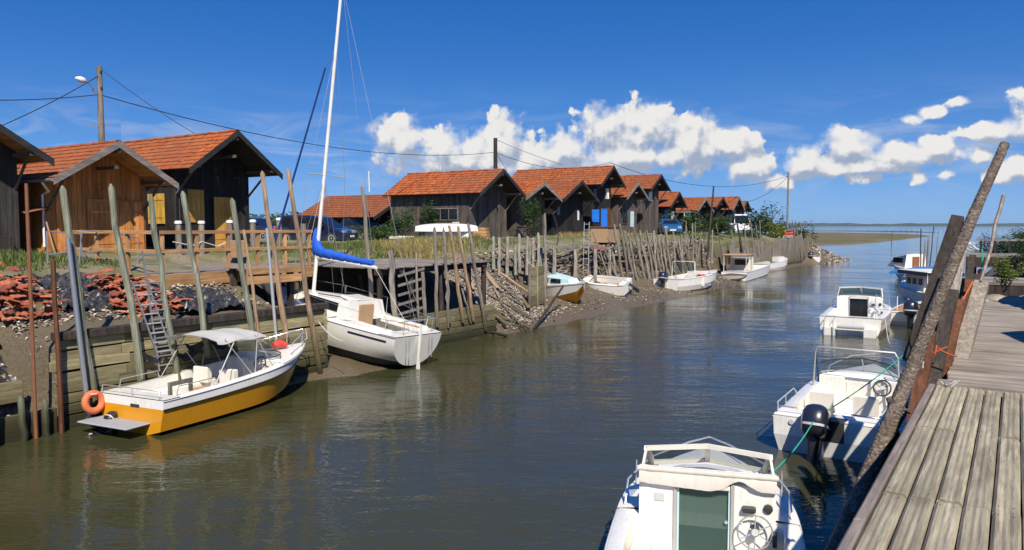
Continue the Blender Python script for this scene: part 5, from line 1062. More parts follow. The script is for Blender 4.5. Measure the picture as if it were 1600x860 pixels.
MB().loft([[(-.05, 2.6, -.3), (.05, 2.6, -.3), (.05, 4.0, -.3), (-.05, 4.0, -.3)], [(-.04, 2.8, -.55), (.04, 2.8, -.55), (.04, 3.8, -.55), (-.04, 3.8, -.55)]]).build('keel', M_['antifoul'], p)
for x in (-.55, -.42, .42, .55): rail(p, [(x, -.01, .95), (x, -.06, .6), (x, -.06, .3)], .012, name='boarding_ladder')
MB().tube([(-.9, 1.9, .98), (-.95, 2.6, .80)], [.09, .09], 10).build('fender', M_['canvas'], p, 50)
ym = 5.15; mt = 11.6
ms = MB().tube([(0, ym, 1.45), (0, ym - .05, 5), (0, ym - .15, mt)], [.065, .062, .05], 12).build('mast', M_['gel'], p, 60)
for s in (-1, 1): MB().tube([(0, ym - .05, 5.4), (s * .75, ym - .2, 5.38)], .018, 5).build('spreader', M_['alu'], ms)
for s in (-1, 1):
    rail(p, [(s * 1.1, ym - .2, 1.0), (s * .75, ym - .2, 5.38), (0, ym - .13, 9.6)], .006, 'galv', 'shroud'); rail(p, [(s * 1.1, ym - .5, 1.0), (0, ym - .06, 5.3)], .006, 'galv', 'shroud'); rail(p, [(s * 1.1, ym + .2, 1.0), (0, ym - .06, 5.3)], .006, 'galv', 'shroud')
rail(p, [(0, .05, 1.0), (0, ym - .15, mt)], .006, 'galv', 'backstay')
fs = MB().tube([(0, Ls - .15, 1.2), (0, Ls - .55, 2.5), (0, ym + .35, 8.9)], [.025, .042, .028], 8).build('furled_genoa', M_['navyblue'], p, 60); MB().tube([(0, ym + .35, 8.9), (0, ym - .1, 9.6)], .01, 5).build('forestay', M_['galv'], fs)
bm = MB().tube([(0, ym - .05, 2.62), (0, ym - 3.0, 2.72)], .055, 10).build('boom', M_['white'], p, 60)
cv = []
for i in range(40):
    f = i / 39; y = ym + .12 - f * 2.95; hh = .19 + .62 * math.exp(-(f / .06) ** 1.4) + .16 * (1 - f) ** 1.5; w_ = .14 * (1 - f * .45) + .02 * noise.noise(Vector((i * .4, 3, 0))) - (.03 if i % 9 == 4 else 0); z0 = 2.64 + f * .1
    cv.append([(w_ * math.cos(q), y, z0 + hh / 2 + hh / 2 * math.sin(q) + .045 * noise.noise(Vector((i * .33, math.cos(q) * 1.6, math.sin(q) * 1.6))) - (.03 if i % 9 == 4 else 0) * math.sin(q)) for q in (2 * math.pi * j / 14 for j in range(14))])
MB().loft(cv).build('sail_cover', M_['bluec'], p, 60)
rail(p, [(0, ym - 2.95, 2.7), (0, .2, .9)], .008, 'rope_w', 'mainsheet'); rail(p, [(0, ym - 2.9, 2.75), (0, ym - .15, mt)], .005, 'galv', 'topping_lift')
# --- generic small craft
def small_boat(name, label, stern, bow, B, fs, fb, cols, z=0.0, kind='open', seats=True, motor=None, roll=0, sc_h=1.0, **kw):
    stern = Vector(stern); bow = Vector(bow); d = bow - stern; Lb = math.hypot(d.x, d.y); rz = math.atan2(-d.x, d.y)
    P = thing(name, (stern.x, stern.y, z), 0, label, 'boat'); P.rotation_euler = (R(kw.pop('pitch', 0)), R(roll), rz)
    h = Hull(Lb, B, fs, fb, kw.pop('dr', .25), .4, kw.pop('split', .4), 2.2, .9); h.build(P, *cols, ck=kw.pop('ck', (.08, .7)), sd=.12, zf=.12, N=18, rub=kw.pop('rub', 'gelgrey'), stripe=kw.pop('stripe', None))
    if seats:
        for t in (.25, .5): box(P, 'thwart', kw.get('seat', 'tan'), -h.bg(t) + .12, h.bg(t) - .12, t * Lb, t * Lb + .25, fs * .55, fs * .62)
    if motor: outboard(P, motor[0], -.03, fs * .72, motor[1], motor[2], 'motor')
    return P, h, Lb
# beached yellow bottomed boat and its neighbour
p, h, Lb = small_boat('beached_boat', 'beached boat with yellow bottom and pale blue cabin beside the plank screen', onz(838, 448, .9), onz(915, 462, .9), 1.9, .75, 1.05, ('yellow', 'yellow', 'gel'), .45, split=.35, roll=6, ck=(.06, .3))
trunk(Lb * .3, Lb * .86, 1.35, .6, .85, 1.3, .85, 0, .35, .03, 1.2).build('cabin', M_['palebl'], p, 35); side_win(p, Lb * .38, Lb * .52, .66, .60, 1.0, 1.2, .05); side_win(p, Lb * .56, Lb * .72, .58, .46, 1.0, 1.2, .05)
p, h, Lb = small_boat('beached_boat', 'beached white boat with black bottom and tilted stern on the mud', onz(982, 462, .35), onz(902, 452, .6), 1.8, .72, .95, ('antifoul', 'navy', 'white'), .42, split=.25, roll=-12, dr=.5)
rail(p, [(-.8, .3, .75), (-.8, .35, 1.1), (-.7, 2.5, 1.2), (-.3, Lb - .4, 1.25)], .014); outboard(p, .1, -.03, .45, .7, -55, 'gelgrey')
p, h, Lb = small_boat('motor_boat', 'white motor boat with black outboard aground on the left mud', onz(1040, 452, .3), onz(1119, 436, .6), 2.0, .7, 1.0, ('gelgrey', 'white', 'white'), .22, motor=(-.05, 1.1, -8), seats=False)
box(p, 'console', 'gel', .1, .7, 2.2, 2.5, .14, .9); box(p, 'seat', 'tan', .1, .7, 1.3, 1.7, .14, .5); rail(p, [(-.85, 2.2, .75), (-.8, 2.25, 1.75), (.8, 2.25, 1.75), (.85, 2.2, .75)], .025, 'white', 'arch'); MB().add([(-.7, 2.3, 1.1), (.7, 2.3, 1.1), (.7, 2.25, 1.68), (-.7, 2.25, 1.68)], [(0, 1, 2, 3)]).build('windscreen', M_['glass'], p)
box(p, 'foredeck_box', 'gel', -.5, .5, 3.6, 4.6, .8, 1.05); MB().torus(T(.75, 3.2, .85), .2, .06, 14, 6).build('orange_rope', M_['redp'], p)
for y in (.1, 1.0): rail(p, [(-.92, y, .7), (-.92, y, 1.15)], .014)
rail(p, [(-.92, .1, 1.15), (-.92, 1.0, 1.15), (-.95, 2.0, .9)], .014); box(p, 'fender', 'white', .92, 1.05, 3.0, 3.12, .1, .7, bv=.04)
p, h, Lb = small_boat('wooden_skiff', 'flat white skiff with brown inside drawn up on the mud', onz(1092, 427, .45), onz(1168, 441, .1), 1.5, .38, .5, ('gelgrey', 'white', 'gel', 'rust_wood', 'rust_wood'), .12, split=.2)
p, h, Lb = small_boat('canopied_boat', 'white fishing boat with tan canopy moored at the left bank', onz(1146, 440, .0), onz(1200, 424, .0), 2.1, .7, .95, ('redp', 'white', 'white'), .0, split=.1, seats=False)
box(p, 'canopy', 'tan', -.95, .95, .3, 3.0, 1.98, 2.06, bv=.03)
for x in (-.85, .85):
    for y in (.4, 1.6, 2.9): rail(p, [(x, y, .7), (x, y, 1.98)], .025, 'white', 'canopy_post')
box(p, 'cabin', 'cream', -.75, .75, 2.7, 3.9, .7, 1.7); box(p, 'window', 'darkglass', -.5, .5, 2.69, 2.71, 1.15, 1.6, bv=.003); box(p, 'curtain', 'tan', -.9, -.86, .5, 2.8, 1.2, 1.95, bv=.005)
p, h, Lb = small_boat('motor_boat', 'white motor boat moored beyond the canopied boat', onz(1186, 424, .0), onz(1228, 416, .2), 2.0, .75, 1.05, ('gelgrey', 'white', 'white'), .0, seats=False)
trunk(Lb * .45, Lb * .9, 1.5, .6, .8, 1.2, .85, 0, .5).build('cabin', M_['gel'], p, 35); outboard(p, 0, -.03, .5, .9, -40)
p, h, Lb = small_boat('motor_boat', 'small white boat with black outboard moored at the point', onz(1268, 412, .0), onz(1276, 405.5, .0), 2.0, .75, 1.0, ('gelgrey', 'white', 'white'), .0, seats=False, motor=(-.1, 1.3, -5))
box(p, 'console', 'gel', .1, .8, 2.0, 2.6, .14, 1.3); rail(p, [(-.85, 1.6, .75), (-.8, 1.6, 1.6), (.8, 1.6, 1.6), (.85, 1.6, .75)], .03, 'white', 'arch')
# right bank, farther boats
p, h, Lb = small_boat('skiff', 'pale blue grey skiff with tilted black outboard right of the green topped boat', (-3.75, 36.6, 0), (-3.35, 41.0, 0), 1.9, .55, .75, ('hullgrey', 'gelgrey', 'white', 'white', 'tan'), .0, motor=(.15, 1.25, -6))
box(p, 'yellow_board', 'yellow', -.7, -.3, .5, 2.2, .5, .56); rail(p, [(-.6, .8, .6), (-.6, .82, 1.2)], .02, 'white', 'stanchion'); rail(p, [(-.2, 1.0, .6), (-.2, 1.02, 1.1)], .02, 'white', 'stanchion')
p, h, Lb = small_boat('fishing_boat', 'white cabin boat with navy and white awning near the quay posts', (-3.0, 46.4, 0), (-5.4, 50.2, 0), 2.0, .7, 1.1, ('gelgrey', 'white', 'white'), .0, seats=False, ck=(.06, .35))
box(p, 'deck_house', 'white', -.7, .7, .9, 2.9, .7, 1.6); box(p, 'awning', 'cream', -.95, .95, .1, 3.3, 1.78, 1.85, bv=.03); box(p, 'awning_valance', 'navy', -1.0, -.94, .1, 3.3, 1.62, 1.82, bv=.01); box(p, 'awning_valance', 'navy', .94, 1.0, .1, 3.3, 1.62, 1.82, bv=.01)
for y in (1.05, 1.7, 2.3):
    for s in (-1, 1): box(p, 'window', 'darkglass', *sorted((s * .69, s * .712)), y, y + .42, 1.08, 1.42, bv=.003)
for y in (.2, 3.2):
    for s in (-1, 1): rail(p, [(s * .85, y, .7), (s * .9, y, 1.8)], .02, 'white', 'awning_post')
rail(p, [(-.6, 3.3, .95), (-.5, 3.6, 1.4), (0, Lb - .2, 1.5), (.5, 3.6, 1.4), (.6, 3.3, .95)], .016)
p, h, Lb = small_boat('covered_boat', 'boat under a bright blue cover beyond the navy awning', (-3.9, 57.5, 0), (-6.6, 60.5, 0), 2.2, .7, 1.0, ('hullgrey', 'white', 'white'), .0, seats=False, ck=(.06, .35))
rr = [[(1.0 * math.cos(q), y, .95 + (.75 + .06 * math.sin(y * 3)) * math.sin(q) * (1 - .15 * i)) for q in (math.pi * j / 8 for j in range(9))] for i, y in enumerate((.1, 1.2, 2.4, 3.4, 4.2))]
M_['skyblue'] = paint('skyblue', (.03, .22, .55), .6, .15, (.02, .1, .3)); MB().loft(rr, closed=False).build('blue_cover', M_['skyblue'], p, 50); box(p, 'window', 'darkglass', -.6, .6, -.02, .05, .9, 1.3)
p, h, Lb = small_boat('cabin_cruiser', 'white cabin cruiser with dark red door, farthest of the right bank boats', (-5.6, 68.3, 0), (-8.4, 71.6, 0), 2.1, .8, 1.2, ('hullgrey', 'white', 'white'), .0, seats=False, ck=(.06, .3))
trunk(1.7, 4.8, 1.9, .9, .9, 2.0, .85, .0, .9, .05, 1.7).build('cabin', M_['gel'], p, 35); box(p, 'door', 'rust', -.3, .3, 1.66, 1.70, .9, 1.8, bv=.004); side_win(p, 2.1, 3.6, .9, .78, 1.3, 1.7, .08)
outboard(p, .3, -.03, .5, .9, -10)
# mooring lines
rope('mooring_rope', 'green mooring rope from the foreground boat to the quay posts', [(-2.55, 9.6, 1.12), (-3.0, 14.9, .75), (-1.15, 15.8, 2.5)], .012, 'rope_g', .12)
rope('mooring_rope', 'pale mooring rope from the yellow boat to the plank wall', [(-15.3, 14.9, 1.15), (-16.35, 15.0, 1.6)], .012, 'rope_w', .1)
rope('mooring_rope', 'thin line from the green topped cabin boat to the bank', [(-4.1, 32.5, .7), (-3.6, 30, .1), (-1.2, 26.5, 1.6)], .012, 'rope_w', .2)
# ------------------------------------------------------------------ vegetation
def leaf_mat(name, c1, c2, tr=.25):
    m, t, p = newmat(name); g = nd(t, 'ShaderNodeNewGeometry'); c = ramp(t, g.outputs['Random Per Island'], [(0, c1), (1, c2)])
    L(t, c, p.inputs['Base Color']); p.inputs['Roughness'].default_value = .55; p.inputs['Specular IOR Level'].default_value = .3
    tl = nd(t, 'ShaderNodeBsdfTranslucent'); L(t, mixc(t, .35, c, (.30, .36, .05)), tl.inputs[0]); mx = nd(t, 'ShaderNodeMixShader', inp={0: tr}); o = [n for n in t.nodes if n.type == 'OUTPUT_MATERIAL'][0]
    L(t, p.outputs[0], mx.inputs[1]); L(t, tl.outputs[0], mx.inputs[2]); L(t, mx.outputs[0], o.inputs[0]); return m
M_['leaf'] = leaf_mat('leaf', (.018, .045, .010), (.07, .125, .025)); M_['leaf_dark'] = leaf_mat('leaf_dark', (.010, .026, .008), (.035, .07, .018)); M_['leaf_lime'] = leaf_mat('leaf_lime', (.10, .15, .02), (.24, .27, .05))
M_['straw'] = leaf_mat('straw', (.20, .155, .055), (.42, .33, .13), .2); M_['blade'] = leaf_mat('blade', (.05, .085, .018), (.16, .19, .045), .25)
def bush(name, label, c, rx, ry, rz_, n, s, mat, seed, cat='bush', stem=True, group=None, clumps=9):
    rg = random.Random(seed); c = Vector(c); P = thing(name, c, 0, label, cat, group); b = MB()
    cs = [(Vector((rg.gauss(0, .48) * rx, rg.gauss(0, .48) * ry, rz_ * (.25 + .75 * rg.random()) * 1.1)), rg.uniform(.3, .6)) for _ in range(clumps)] + [(Vector((0, 0, rz_ * .7)), .6)]
    for i in range(n):
        q, k = cs[i % len(cs)]; d = Vector((rg.gauss(0, 1), rg.gauss(0, 1), rg.gauss(0, 1))).normalized() * rg.random() ** .4
        p = q + Vector((d.x * rx * k, d.y * ry * k, d.z * rz_ * k * .9))
        if p.z < .02: p.z = abs(p.z) * .3 + .02
        M = T(*p) @ RZ(rg.uniform(0, 6.3)) @ RX(rg.uniform(-1.2, 1.2)); z = s * rg.uniform(.6, 1.4)
        b.add([M @ Vector(v) for v in ((-z * .5, 0, 0), (0, -z * .28, z * .1), (z * .6, 0, 0), (0, z * .28, z * .1))], [(0, 1, 2, 3)])
    b.build('crown' if stem else 'leaves', M_[mat], P)
    if stem:
        tr = MB()
        for k in range(5): e = cs[k % len(cs)][0] * .9; pole_mesh(tr, (0, 0, -.2), (e.x, e.y, max(.2, e.z)), .05 * max(.4, rz_ / 2), .015, 5, False, .05, k)
        tr.build('trunk', M_['dark_wood'], P, 50)
    return P
bush('ivy_bush', 'dense green ivy bush at the right corner of the grey hut', (-27.9, 44.7, 3.35), .65, .75, 2.1, 1500, .13, 'leaf', 1, clumps=12)
bush('climber', 'green climber growing up the grey hut wall behind the overturned boat', (-32.3, 39.4, 3.3), .9, .5, 2.3, 1000, .14, 'leaf', 2, 'climber')
bush('shrub', 'leafy green shrub between the parked cars and the grey hut', (-31.2, 33.5, 3.25), 1.3, 1.4, .8, 1500, .15, 'leaf', 3, clumps=14)
bush('shrub', 'green shrub left of the overturned boat', (-32.5, 36.6, 3.25), 1.3, 1.1, 1.5, 1200, .15, 'leaf', 4, clumps=12)
for i, (px, py, x, r0, hh, lab, m) in enumerate([(1072, 366, -24.5, 1.3, 1.5, 'rounded shrub beside the blue car', 'leaf'), (1172, 372, -22.5, 1.9, 2.2, 'dense dark shrub in front of the white van', 'leaf_dark'), (1195, 362, -24.0, 1.7, 2.6, 'bright tree right of the white van', 'leaf'), (1238, 362, -24.5, 2.0, 2.8, 'dark tree at the foot of the far utility pole', 'leaf_dark'), (1252, 366, -23.0, 1.1, 1.6, 'low green bush at the end of the bank', 'leaf'), (1122, 368, -23.5, 1.3, 1.5, 'shrub below the small orange roofs', 'leaf'), (1208, 372, -22, 1.2, 1.2, 'yellow green shrub above the board revetment', 'leaf_lime')]):
    q = onx(px, py, x); q.z = zl(q.x, q.y) - .05; bush('shrub', lab, q, r0, r0, hh, 900, .26, m, 30 + i, 'shrub', clumps=12)
for i, (x, y, r0, hh) in enumerate([(-80, 76, 5, 1.9), (-92, 84, 6, 2.2), (-104, 90, 6, 2.0), (-72, 80, 5, 1.6), (-118, 96, 7, 2.6)]):
    bush('tree', ['low green tree behind the black hut, nearest', 'second green tree behind the black hut', 'third green tree behind the black hut', 'small green tree behind the barn', 'farthest green tree on the left'][i], (x, y, 3.2), r0, r0, hh, 1800, .55, 'leaf', 50 + i, 'tree', clumps=16)
def grass(name, label, n, fxy, h0, h1, mat, seed, w_=.018):
    rg = random.Random(seed); b = MB()
    for _ in range(n):
        x, y = fxy(rg); z = zl(x, y) - .02; a = rg.uniform(0, 6.3); hh = rg.uniform(h0, h1); dx, dy = math.cos(a), math.sin(a); l = rg.uniform(.1, .5) * hh; ww = w_ * rg.uniform(.7, 1.5)
        b.add([(x - dy * ww, y + dx * ww, z), (x + dy * ww, y - dx * ww, z), (x + dx * l * .4 + dy * ww * .6, y + dy * l * .4 - dx * ww * .6, z + hh * .6), (x + dx * l, y + dy * l, z + hh)], [(0, 1, 2), (0, 2, 3)])
    return tag(b.build(name, M_[mat]), label, kind='stuff')
def tuft(rg, boxes):
    x0, x1, y0, y1 = rg.choice(boxes); k = rg.randint(0, 10 ** 6) % 24; r2 = random.Random(k * 7 + int(x0 * 10)); cx, cy = r2.uniform(x0, x1), r2.uniform(y0, y1); return cx + rg.gauss(0, .35), cy + rg.gauss(0, .45)
dry = [(-24.6, -22.6, 25.5, 31), (-26, -23.4, 28, 33), (-27, -24.5, 47, 55), (-23.6, -21.9, 25.4, 27.2)]
grass('dry_grass', 'tall dry yellow grass along the quay edge', 6500, lambda r: tuft(r, dry), .15, .5, 'straw', 61)
gr = [(-28, -22.4, 19, 26), (-29, -23, 26, 36), (-28.5, -22.5, 8, 13.5), (-28, -22.6, 36, 62), (-27, -21.6, 62, 92), (-22.8, -21.8, 19, 25)]
grass('green_grass', 'short green grass on the quay ground', 24000, lambda r: (lambda q: (r.uniform(q[0], q[1]), r.uniform(q[2], q[3])))(r.choice(gr)), .03, .13, 'blade', 62, .012)
grass('green_grass', 'green weeds in tufts by the quay', 11000, lambda r: tuft(r, [(-27, -22.4, 20, 27), (-27, -22.6, 27, 36), (-26, -22.5, 8, 12), (-24.5, -22, 60, 90), (-30, -28, 34, 40)]), .1, .4, 'blade', 63)
# ------------------------------------------------------------------ utility poles, lamp, wires
def utility_pole(label, x, y, z0, z1, r0, mat='post_grey', cross=True):
    P = thing('utility_pole', (x, y, z0), 0, label, 'utility pole'); pole_mesh(MB(), (0, 0, -.3), (0, 0, z1 - z0), r0, r0 * .75, 9, False, .01, 3).build('shaft', M_[mat], P, 50)
    if cross: MB().tube([(-.05, -.5, z1 - z0 - 2.6), (.05, .4, z1 - z0 - 2.4)], .03, 4).build('cross_iron', M_['galv'], P)
    for k in (.3, 1.0): MB().lathe([(.03, 0), (.05, .03), (.05, .1), (.02, .13)], T(.12, 0, z1 - z0 - k), 8).build('insulator', M_['darkgrey_z'], P)
    return P
pA = onx(155, 104, -33); up = utility_pole('wooden utility pole with street lamp behind the brown hut', -33, pA.y, 3.3, pA.z, .15)
la = onx(150, 148, -33) - Vector((-33, pA.y, 3.3)); lb = onx(133, 127, -33) - Vector((-33, pA.y, 3.3)); lc = onx(119, 122, -33) - Vector((-33, pA.y, 3.3))
arm = MB().tube([la, la.lerp(lb, .55) + Vector((0, 0, .15)), lb], .035, 6).build('lamp_arm', M_['galv'], up, 50); d = (lc - lb)
MB().tube([lb - d * .1, lb + d * .15, lb + d * .6, lb + d * 1.05], [.05, .12, .13, .05], 8).build('lamp_head', M_['white'], arm, 50)
pB = onx(774, 216, -34); utility_pole('utility pole rising behind the grey hut ridge', -34, pB.y, 3.4, pB.z, .2, 'darkgrey_z')
pC = onx(1232, 269, -25); utility_pole('pale utility pole at the end of the bank', -25, pC.y, 3.2, pC.z, .14, 'post_grey', False)
def wire(label, a, c, sag, r=.018):
    a = Vector(a); c = Vector(c); pts = []
    for i in range(25): f = i / 24; q = a.lerp(c, f); q.z -= sag * 4 * f * (1 - f); pts.append(q)
    return tag(MB().tube(pts, r, 4).build('wire', M_['wire']), label, 'wire', 'overhead wires')
wA = onx(155, 148, -33); wB = onx(774, 238, -34); wC = onx(1232, 275, -25); wM = onx(952, 254, -32)
wire('long sagging wire from the lamp pole to the pole behind the grey hut', wA, wB, 1.1, .024); wire('wire entering from the left edge to the lamp pole', onx(-60, 156, -33), wA, .1, .024)
wire('thin wire rising from the left edge to the lamp pole top', onx(-60, 222, -30), onx(155, 118, -33), .15); wire('thin wire from the lamp pole top to the black hut roof', onx(157, 108, -33), onx(306, 210, -31), .1)
wire('wire from the grey hut pole to the tall hut ridge', wB, wM, .9, .022); wire('upper wire from the grey hut pole to the tall hut ridge', onx(774, 218, -34), onx(880, 258, -33), .1)
wire('long wire from the tall hut ridge to the far pole', wM, wC, 1.8, .028); wire('drooping wire from the far pole to the last hut', wC, onx(1165, 316, -27), .6, .026); wire('steep stay wire beside the grey hut pole', onx(776, 240, -34), onx(792, 268, -33.5), 0)
tag(MB().tube([onx(692, 283, -33), onx(691, 258, -33)], .03, 5).build('antenna', M_['galv']), 'thin antenna rod above the grey hut roof', 'antenna')
tag(MB().tube([onx(577, 300, -38), onx(576, 268, -38)], .04, 5).build('antenna', M_['white']), 'white rod beyond the barn roof', 'antenna')
a_ = MB().tube([(0, 0, 0), (0, 0, 1.0)], .02, 5)
for k in range(4): a_.tube([(-.4, 0, .55 + k * .12), (.4, 0, .55 + k * .12)], .015, 4)
ao = a_.build('roof_antenna', M_['galv']); ao.location = (-32, 58.9, 9.2); tag(ao, 'small rake antenna on the tall hut ridge', 'antenna')
# ------------------------------------------------------------------ vehicles
def car(name, label, loc, rz, L_, W, H, mat, kind='mpv', cat='car'):
    P = thing(name, loc, rz, label, cat); hl = L_ / 2          # +x forward
    lo = [(-hl, .35), (-hl + .05, .75), (-hl + .1, .95), (hl - 1.1, .98), (hl - .35, .80), (hl - .05, .60), (hl, .40), (hl - .08, .22), (-hl + .1, .22)]
    if kind == 'mpv': gh = [(-hl + .12, .93), (-hl + .35, H - .08), (-hl + .8, H), (hl - 2.1, H - .02), (hl - 1.7, H - .12), (hl - .85, .93)]
    elif kind == 'van': lo = [(-hl, .35), (-hl, 1.1), (hl - .7, 1.1), (hl - .15, .85), (hl, .45), (hl - .05, .25), (-hl + .05, .25)]; gh = [(-hl, 1.05), (-hl + .03, H - .08), (-hl + .15, H), (hl - 1.75, H), (hl - 1.5, H - .08), (hl - .65, 1.05)]
    else: gh = [(-hl + .15, .93), (-hl + .75, H - .06), (-hl + 1.2, H), (hl - 2.2, H - .01), (hl - 1.95, H - .08), (hl - 1.15, .93)]
    def slab(poly, prof):
        cx = sum(p[0] for p in poly) / len(poly); cz = sum(p[1] for p in poly) / len(poly)
        return MB().loft([[(cx + (x - cx) * k, yy, cz + (z - cz) * (k * .5 + .5)) for x, z in poly] for yy, k in prof])
    slab(lo, [(-W / 2, .93), (-W / 2 + .04, .985), (-W / 2 + .16, 1), (W / 2 - .16, 1), (W / 2 - .04, .985), (W / 2, .93)]).build('body', M_[mat], P, 40)
    wt = W / 2 - .16
    def tum(poly, inset): return [[(x, s * (W / 2 - .05 - (z - .93) * .22 - inset), z) for x, z in poly] for s in (-1, 1)]
    a, c = tum(gh, 0); MB().loft([a, c]).build('cabin', M_[mat], P, 40)
    xs_ = [p[0] for p in gh]; z0 = gh[0][1] + .06; z1 = H - .14
    def at(z, e):
        f = (z - gh[0][1]) / (H - gh[0][1]); return (gh[0][0] + (gh[1][0] - gh[0][0]) * min(1, f * 1.05) + e, gh[-1][0] + (gh[-2][0] - gh[-1][0]) * min(1, f * 1.08) - e)
    cuts = {'mpv': (0, .28, .62, 1), 'van': (.66, 1), 'car': (0, .4, .7, 1)}[kind]
    for s in (-1, 1):
        for u, v in zip(cuts, cuts[1:]):
            b0, f0 = at(z0, .12); b1, f1 = at(z1, .14); off = lambda z: s * (W / 2 - .05 - (z - .93) * .22 + .008)
            q = [(b0 + (f0 - b0) * u + .03, off(z0), z0), (b0 + (f0 - b0) * v - .03, off(z0), z0), (b1 + (f1 - b1) * v - .03, off(z1), z1), (b1 + (f1 - b1) * u + .03, off(z1), z1)]
            MB().loft([q, [(x, y - s * .02, z) for x, y, z in q]]).build('side_window', M_['darkglass'], P)
    for end in (0, 1):
        if kind == 'van' and end == 0: continue
        xz = [(at(z, -.012)[end], z) for z in (z0, z1)]; wv = [W / 2 - .17, W / 2 - .28]
        q = [(xz[0][0], -wv[0], z0), (xz[0][0], wv[0], z0), (xz[1][0], wv[1], z1), (xz[1][0], -wv[1], z1)]; e = .02 if end == 0 else -.02
        MB().loft([q, [(x + e, y, z) for x, y, z in q]]).build('windscreen' if end else 'rear_window', M_['darkglass'], P)
    for x in (-hl + .8, hl - .85):
        for s in (-1, 1):
            w_ = MB().lathe([(.25, -.1), (.31, -.1), (.32, -.05), (.32, .08), (.30, .1), (.2, .1)], T(x, s * (W / 2 - .09), .32) @ RX(R(90 * -s)), 20).build('wheel', M_['tyre'], P, 40)
            MB().lathe([(.21, .06), (.2, .105), (.06, .09), (.02, .11)], T(x, s * (W / 2 - .09), .32) @ RX(R(90 * -s)), 10).build('rim', M_['alu'], w_, 20)
    for s in (-1, 1):
        box(P, 'headlight', 'chrome', hl - .32, hl - .10, *sorted((s * (W / 2 - .10), s * (W / 2 - .42))), .62, .76); box(P, 'tail_light', 'redp', -hl - .01, -hl + .12, *sorted((s * (W / 2 - .03), s * (W / 2 - .2))), .7, 1.0); box(P, 'mirror', mat, hl - 1.45, hl - 1.25, *sorted((s * (W / 2), s * (W / 2 + .18))), .95, 1.1)
    box(P, 'number_plate', 'white', hl - .012, hl + .012, -.26, .26, .38, .49, bv=.003); box(P, 'bumper', 'grille', hl - .12, hl + .005, -W / 2 + .25, W / 2 - .25, .26, .36, bv=.01); return P
def face(pr, pf):                                                 # heading from a rear wheel to a front wheel point
    return math.atan2(pf.y - pr.y, pf.x - pr.x)
q = onz(487, 383, 3.28); car('parked_car', 'dark blue people carrier parked beside the black hut', (q.x - 2.0, q.y + 2.2, 3.28), R(20), 4.4, 1.8, 1.62, 'carblue')
q = onz(440, 383, 3.28); car('parked_car', 'dark car half hidden behind the brown leaning posts', (-38.6, 30.2, 3.35), R(20), 4.3, 1.8, 1.5, 'carblue', 'mpv')
car('parked_car', 'dark estate car parked under the barn behind the people carrier', (-40.2, 42.0, 3.35), R(24), 4.3, 1.75, 1.5, 'cardark', 'mpv')
q = onx(1046, 366, -25.6); car('parked_car', 'bright blue car parked between the huts', (q.x, q.y, 3.5), R(-60), 4.1, 1.7, 1.42, 'carblue2', 'car')
q = onx(1155, 364, -25.4); car('parked_van', 'white van parked by the last huts', (q.x, q.y, 3.45), R(-62), 4.6, 1.9, 2.1, 'vanwhite', 'van', 'van')
q = onx(1181, 364, -25.8); car('parked_car', 'dark blue car behind the white van', (q.x, q.y + 4, 3.45), R(-62), 4.2, 1.8, 1.45, 'carblue', 'car')
# ------------------------------------------------------------------ things on the quay
def orow(px, py, y): return ony(px, py, y)
q = ony(698, 366, 36); ub = thing('overturned_boat', (q.x, 36, 3.5), R(-50), 'white dinghy lying upside down on a box before the grey hut', 'boat', scale=1.15)
rr = []
for i in range(13):
    t = i / 12; y = -1.6 + 3.2 * t; w_ = .78 * (1 - abs(2 * t - .9) ** 2.6 * .85) + .03; rr.append([(w_ * math.cos(a) * (1.0), y, .42 + .40 * max(0, math.sin(a)) ** .7 * (1 - abs(2 * t - 1) ** 3 * .35)) for a in (math.pi * j / 10 for j in range(11))])
MB().loft(rr, closed=False).build('hull', M_['gel'], ub, 60); MB().bbox(-.45, .45, -1.1, 1.1, -.3, .42, .03).build('support_box', M_['white'], ub); MB().tube([(r[0][0], r[0][1], r[0][2]) for r in rr], .04, 6).build('gunwale', M_['white'], ub, 60); MB().tube([r[-1] for r in rr], .04, 6).build('gunwale', M_['white'], ub, 60)
a = ony(615, 364, 36); c = ony(668, 363, 37); beam('low white plank wall left of the overturned dinghy', (a.x, 35.6, 3.5), (c.x, 36.4, 3.5), .1, .34, 'plaster', 'low_wall', 'wall')
q = ony(757, 366, 41); bn = thing('wood_pile', (q.x + .6, q.y - 1.2, 3.4), R(20), 'orange brown pile of crates leaning at the grey hut gable', 'pile')
for i in range(4): MB().bbox(-.5 + .03 * i, .5 - .04 * i, -.4, .4, i * .2, i * .2 + .18, .01).build('crate', M_['fresh_x'], bn)
q = onx(945, 382, -22.6); cr = thing('orange_crate', (q.x, q.y, 3.2), R(4), 'big orange brown box with lid on the quay before the blue door', 'box')
MB().bbox(-.6, .6, -.95, .95, 0, .95, .02).build('box_body', M_['tan'], cr); MB().bbox(-.66, .66, -1.0, 1.0, .95, 1.05, .02).build('lid', M_['rust_wood'], cr)
beam('faded pink board among the logs by the upright ladder', onx(928, 388, -20.6), onx(946, 388, -20.6), .06, .16, 'pinkwood', 'pink_board', 'board')
q = onx(1218, 372, -21.6); rc = thing('red_boat', (q.x, q.y, 3.0), R(-10), 'small red and white boat stored on the bank near the point', 'boat')
Hull(3.6, 1.5, .5, .75, .1, .3, .5).build(rc, 'white', 'white', 'redp', 'redp', 'redp')
pv = MB(); a, c = onx(1256, 372, -21.2), onx(1300, 404, -17.5)
pv.loft([[(x, 93 + k * .8, max(zl(x, 93 + k * .8), .05) + .12) for x in (-23.2 + k * .1, -22.2 + k * .1, -21.2 + k * .12, -20.4 + k * .14)] for k in range(13)], closed=False); M_['pinkpave'] = patch('pinkpave', [(.35, (.30, .17, .12)), (.65, (.46, .30, .22))], 1.5, fine=12)
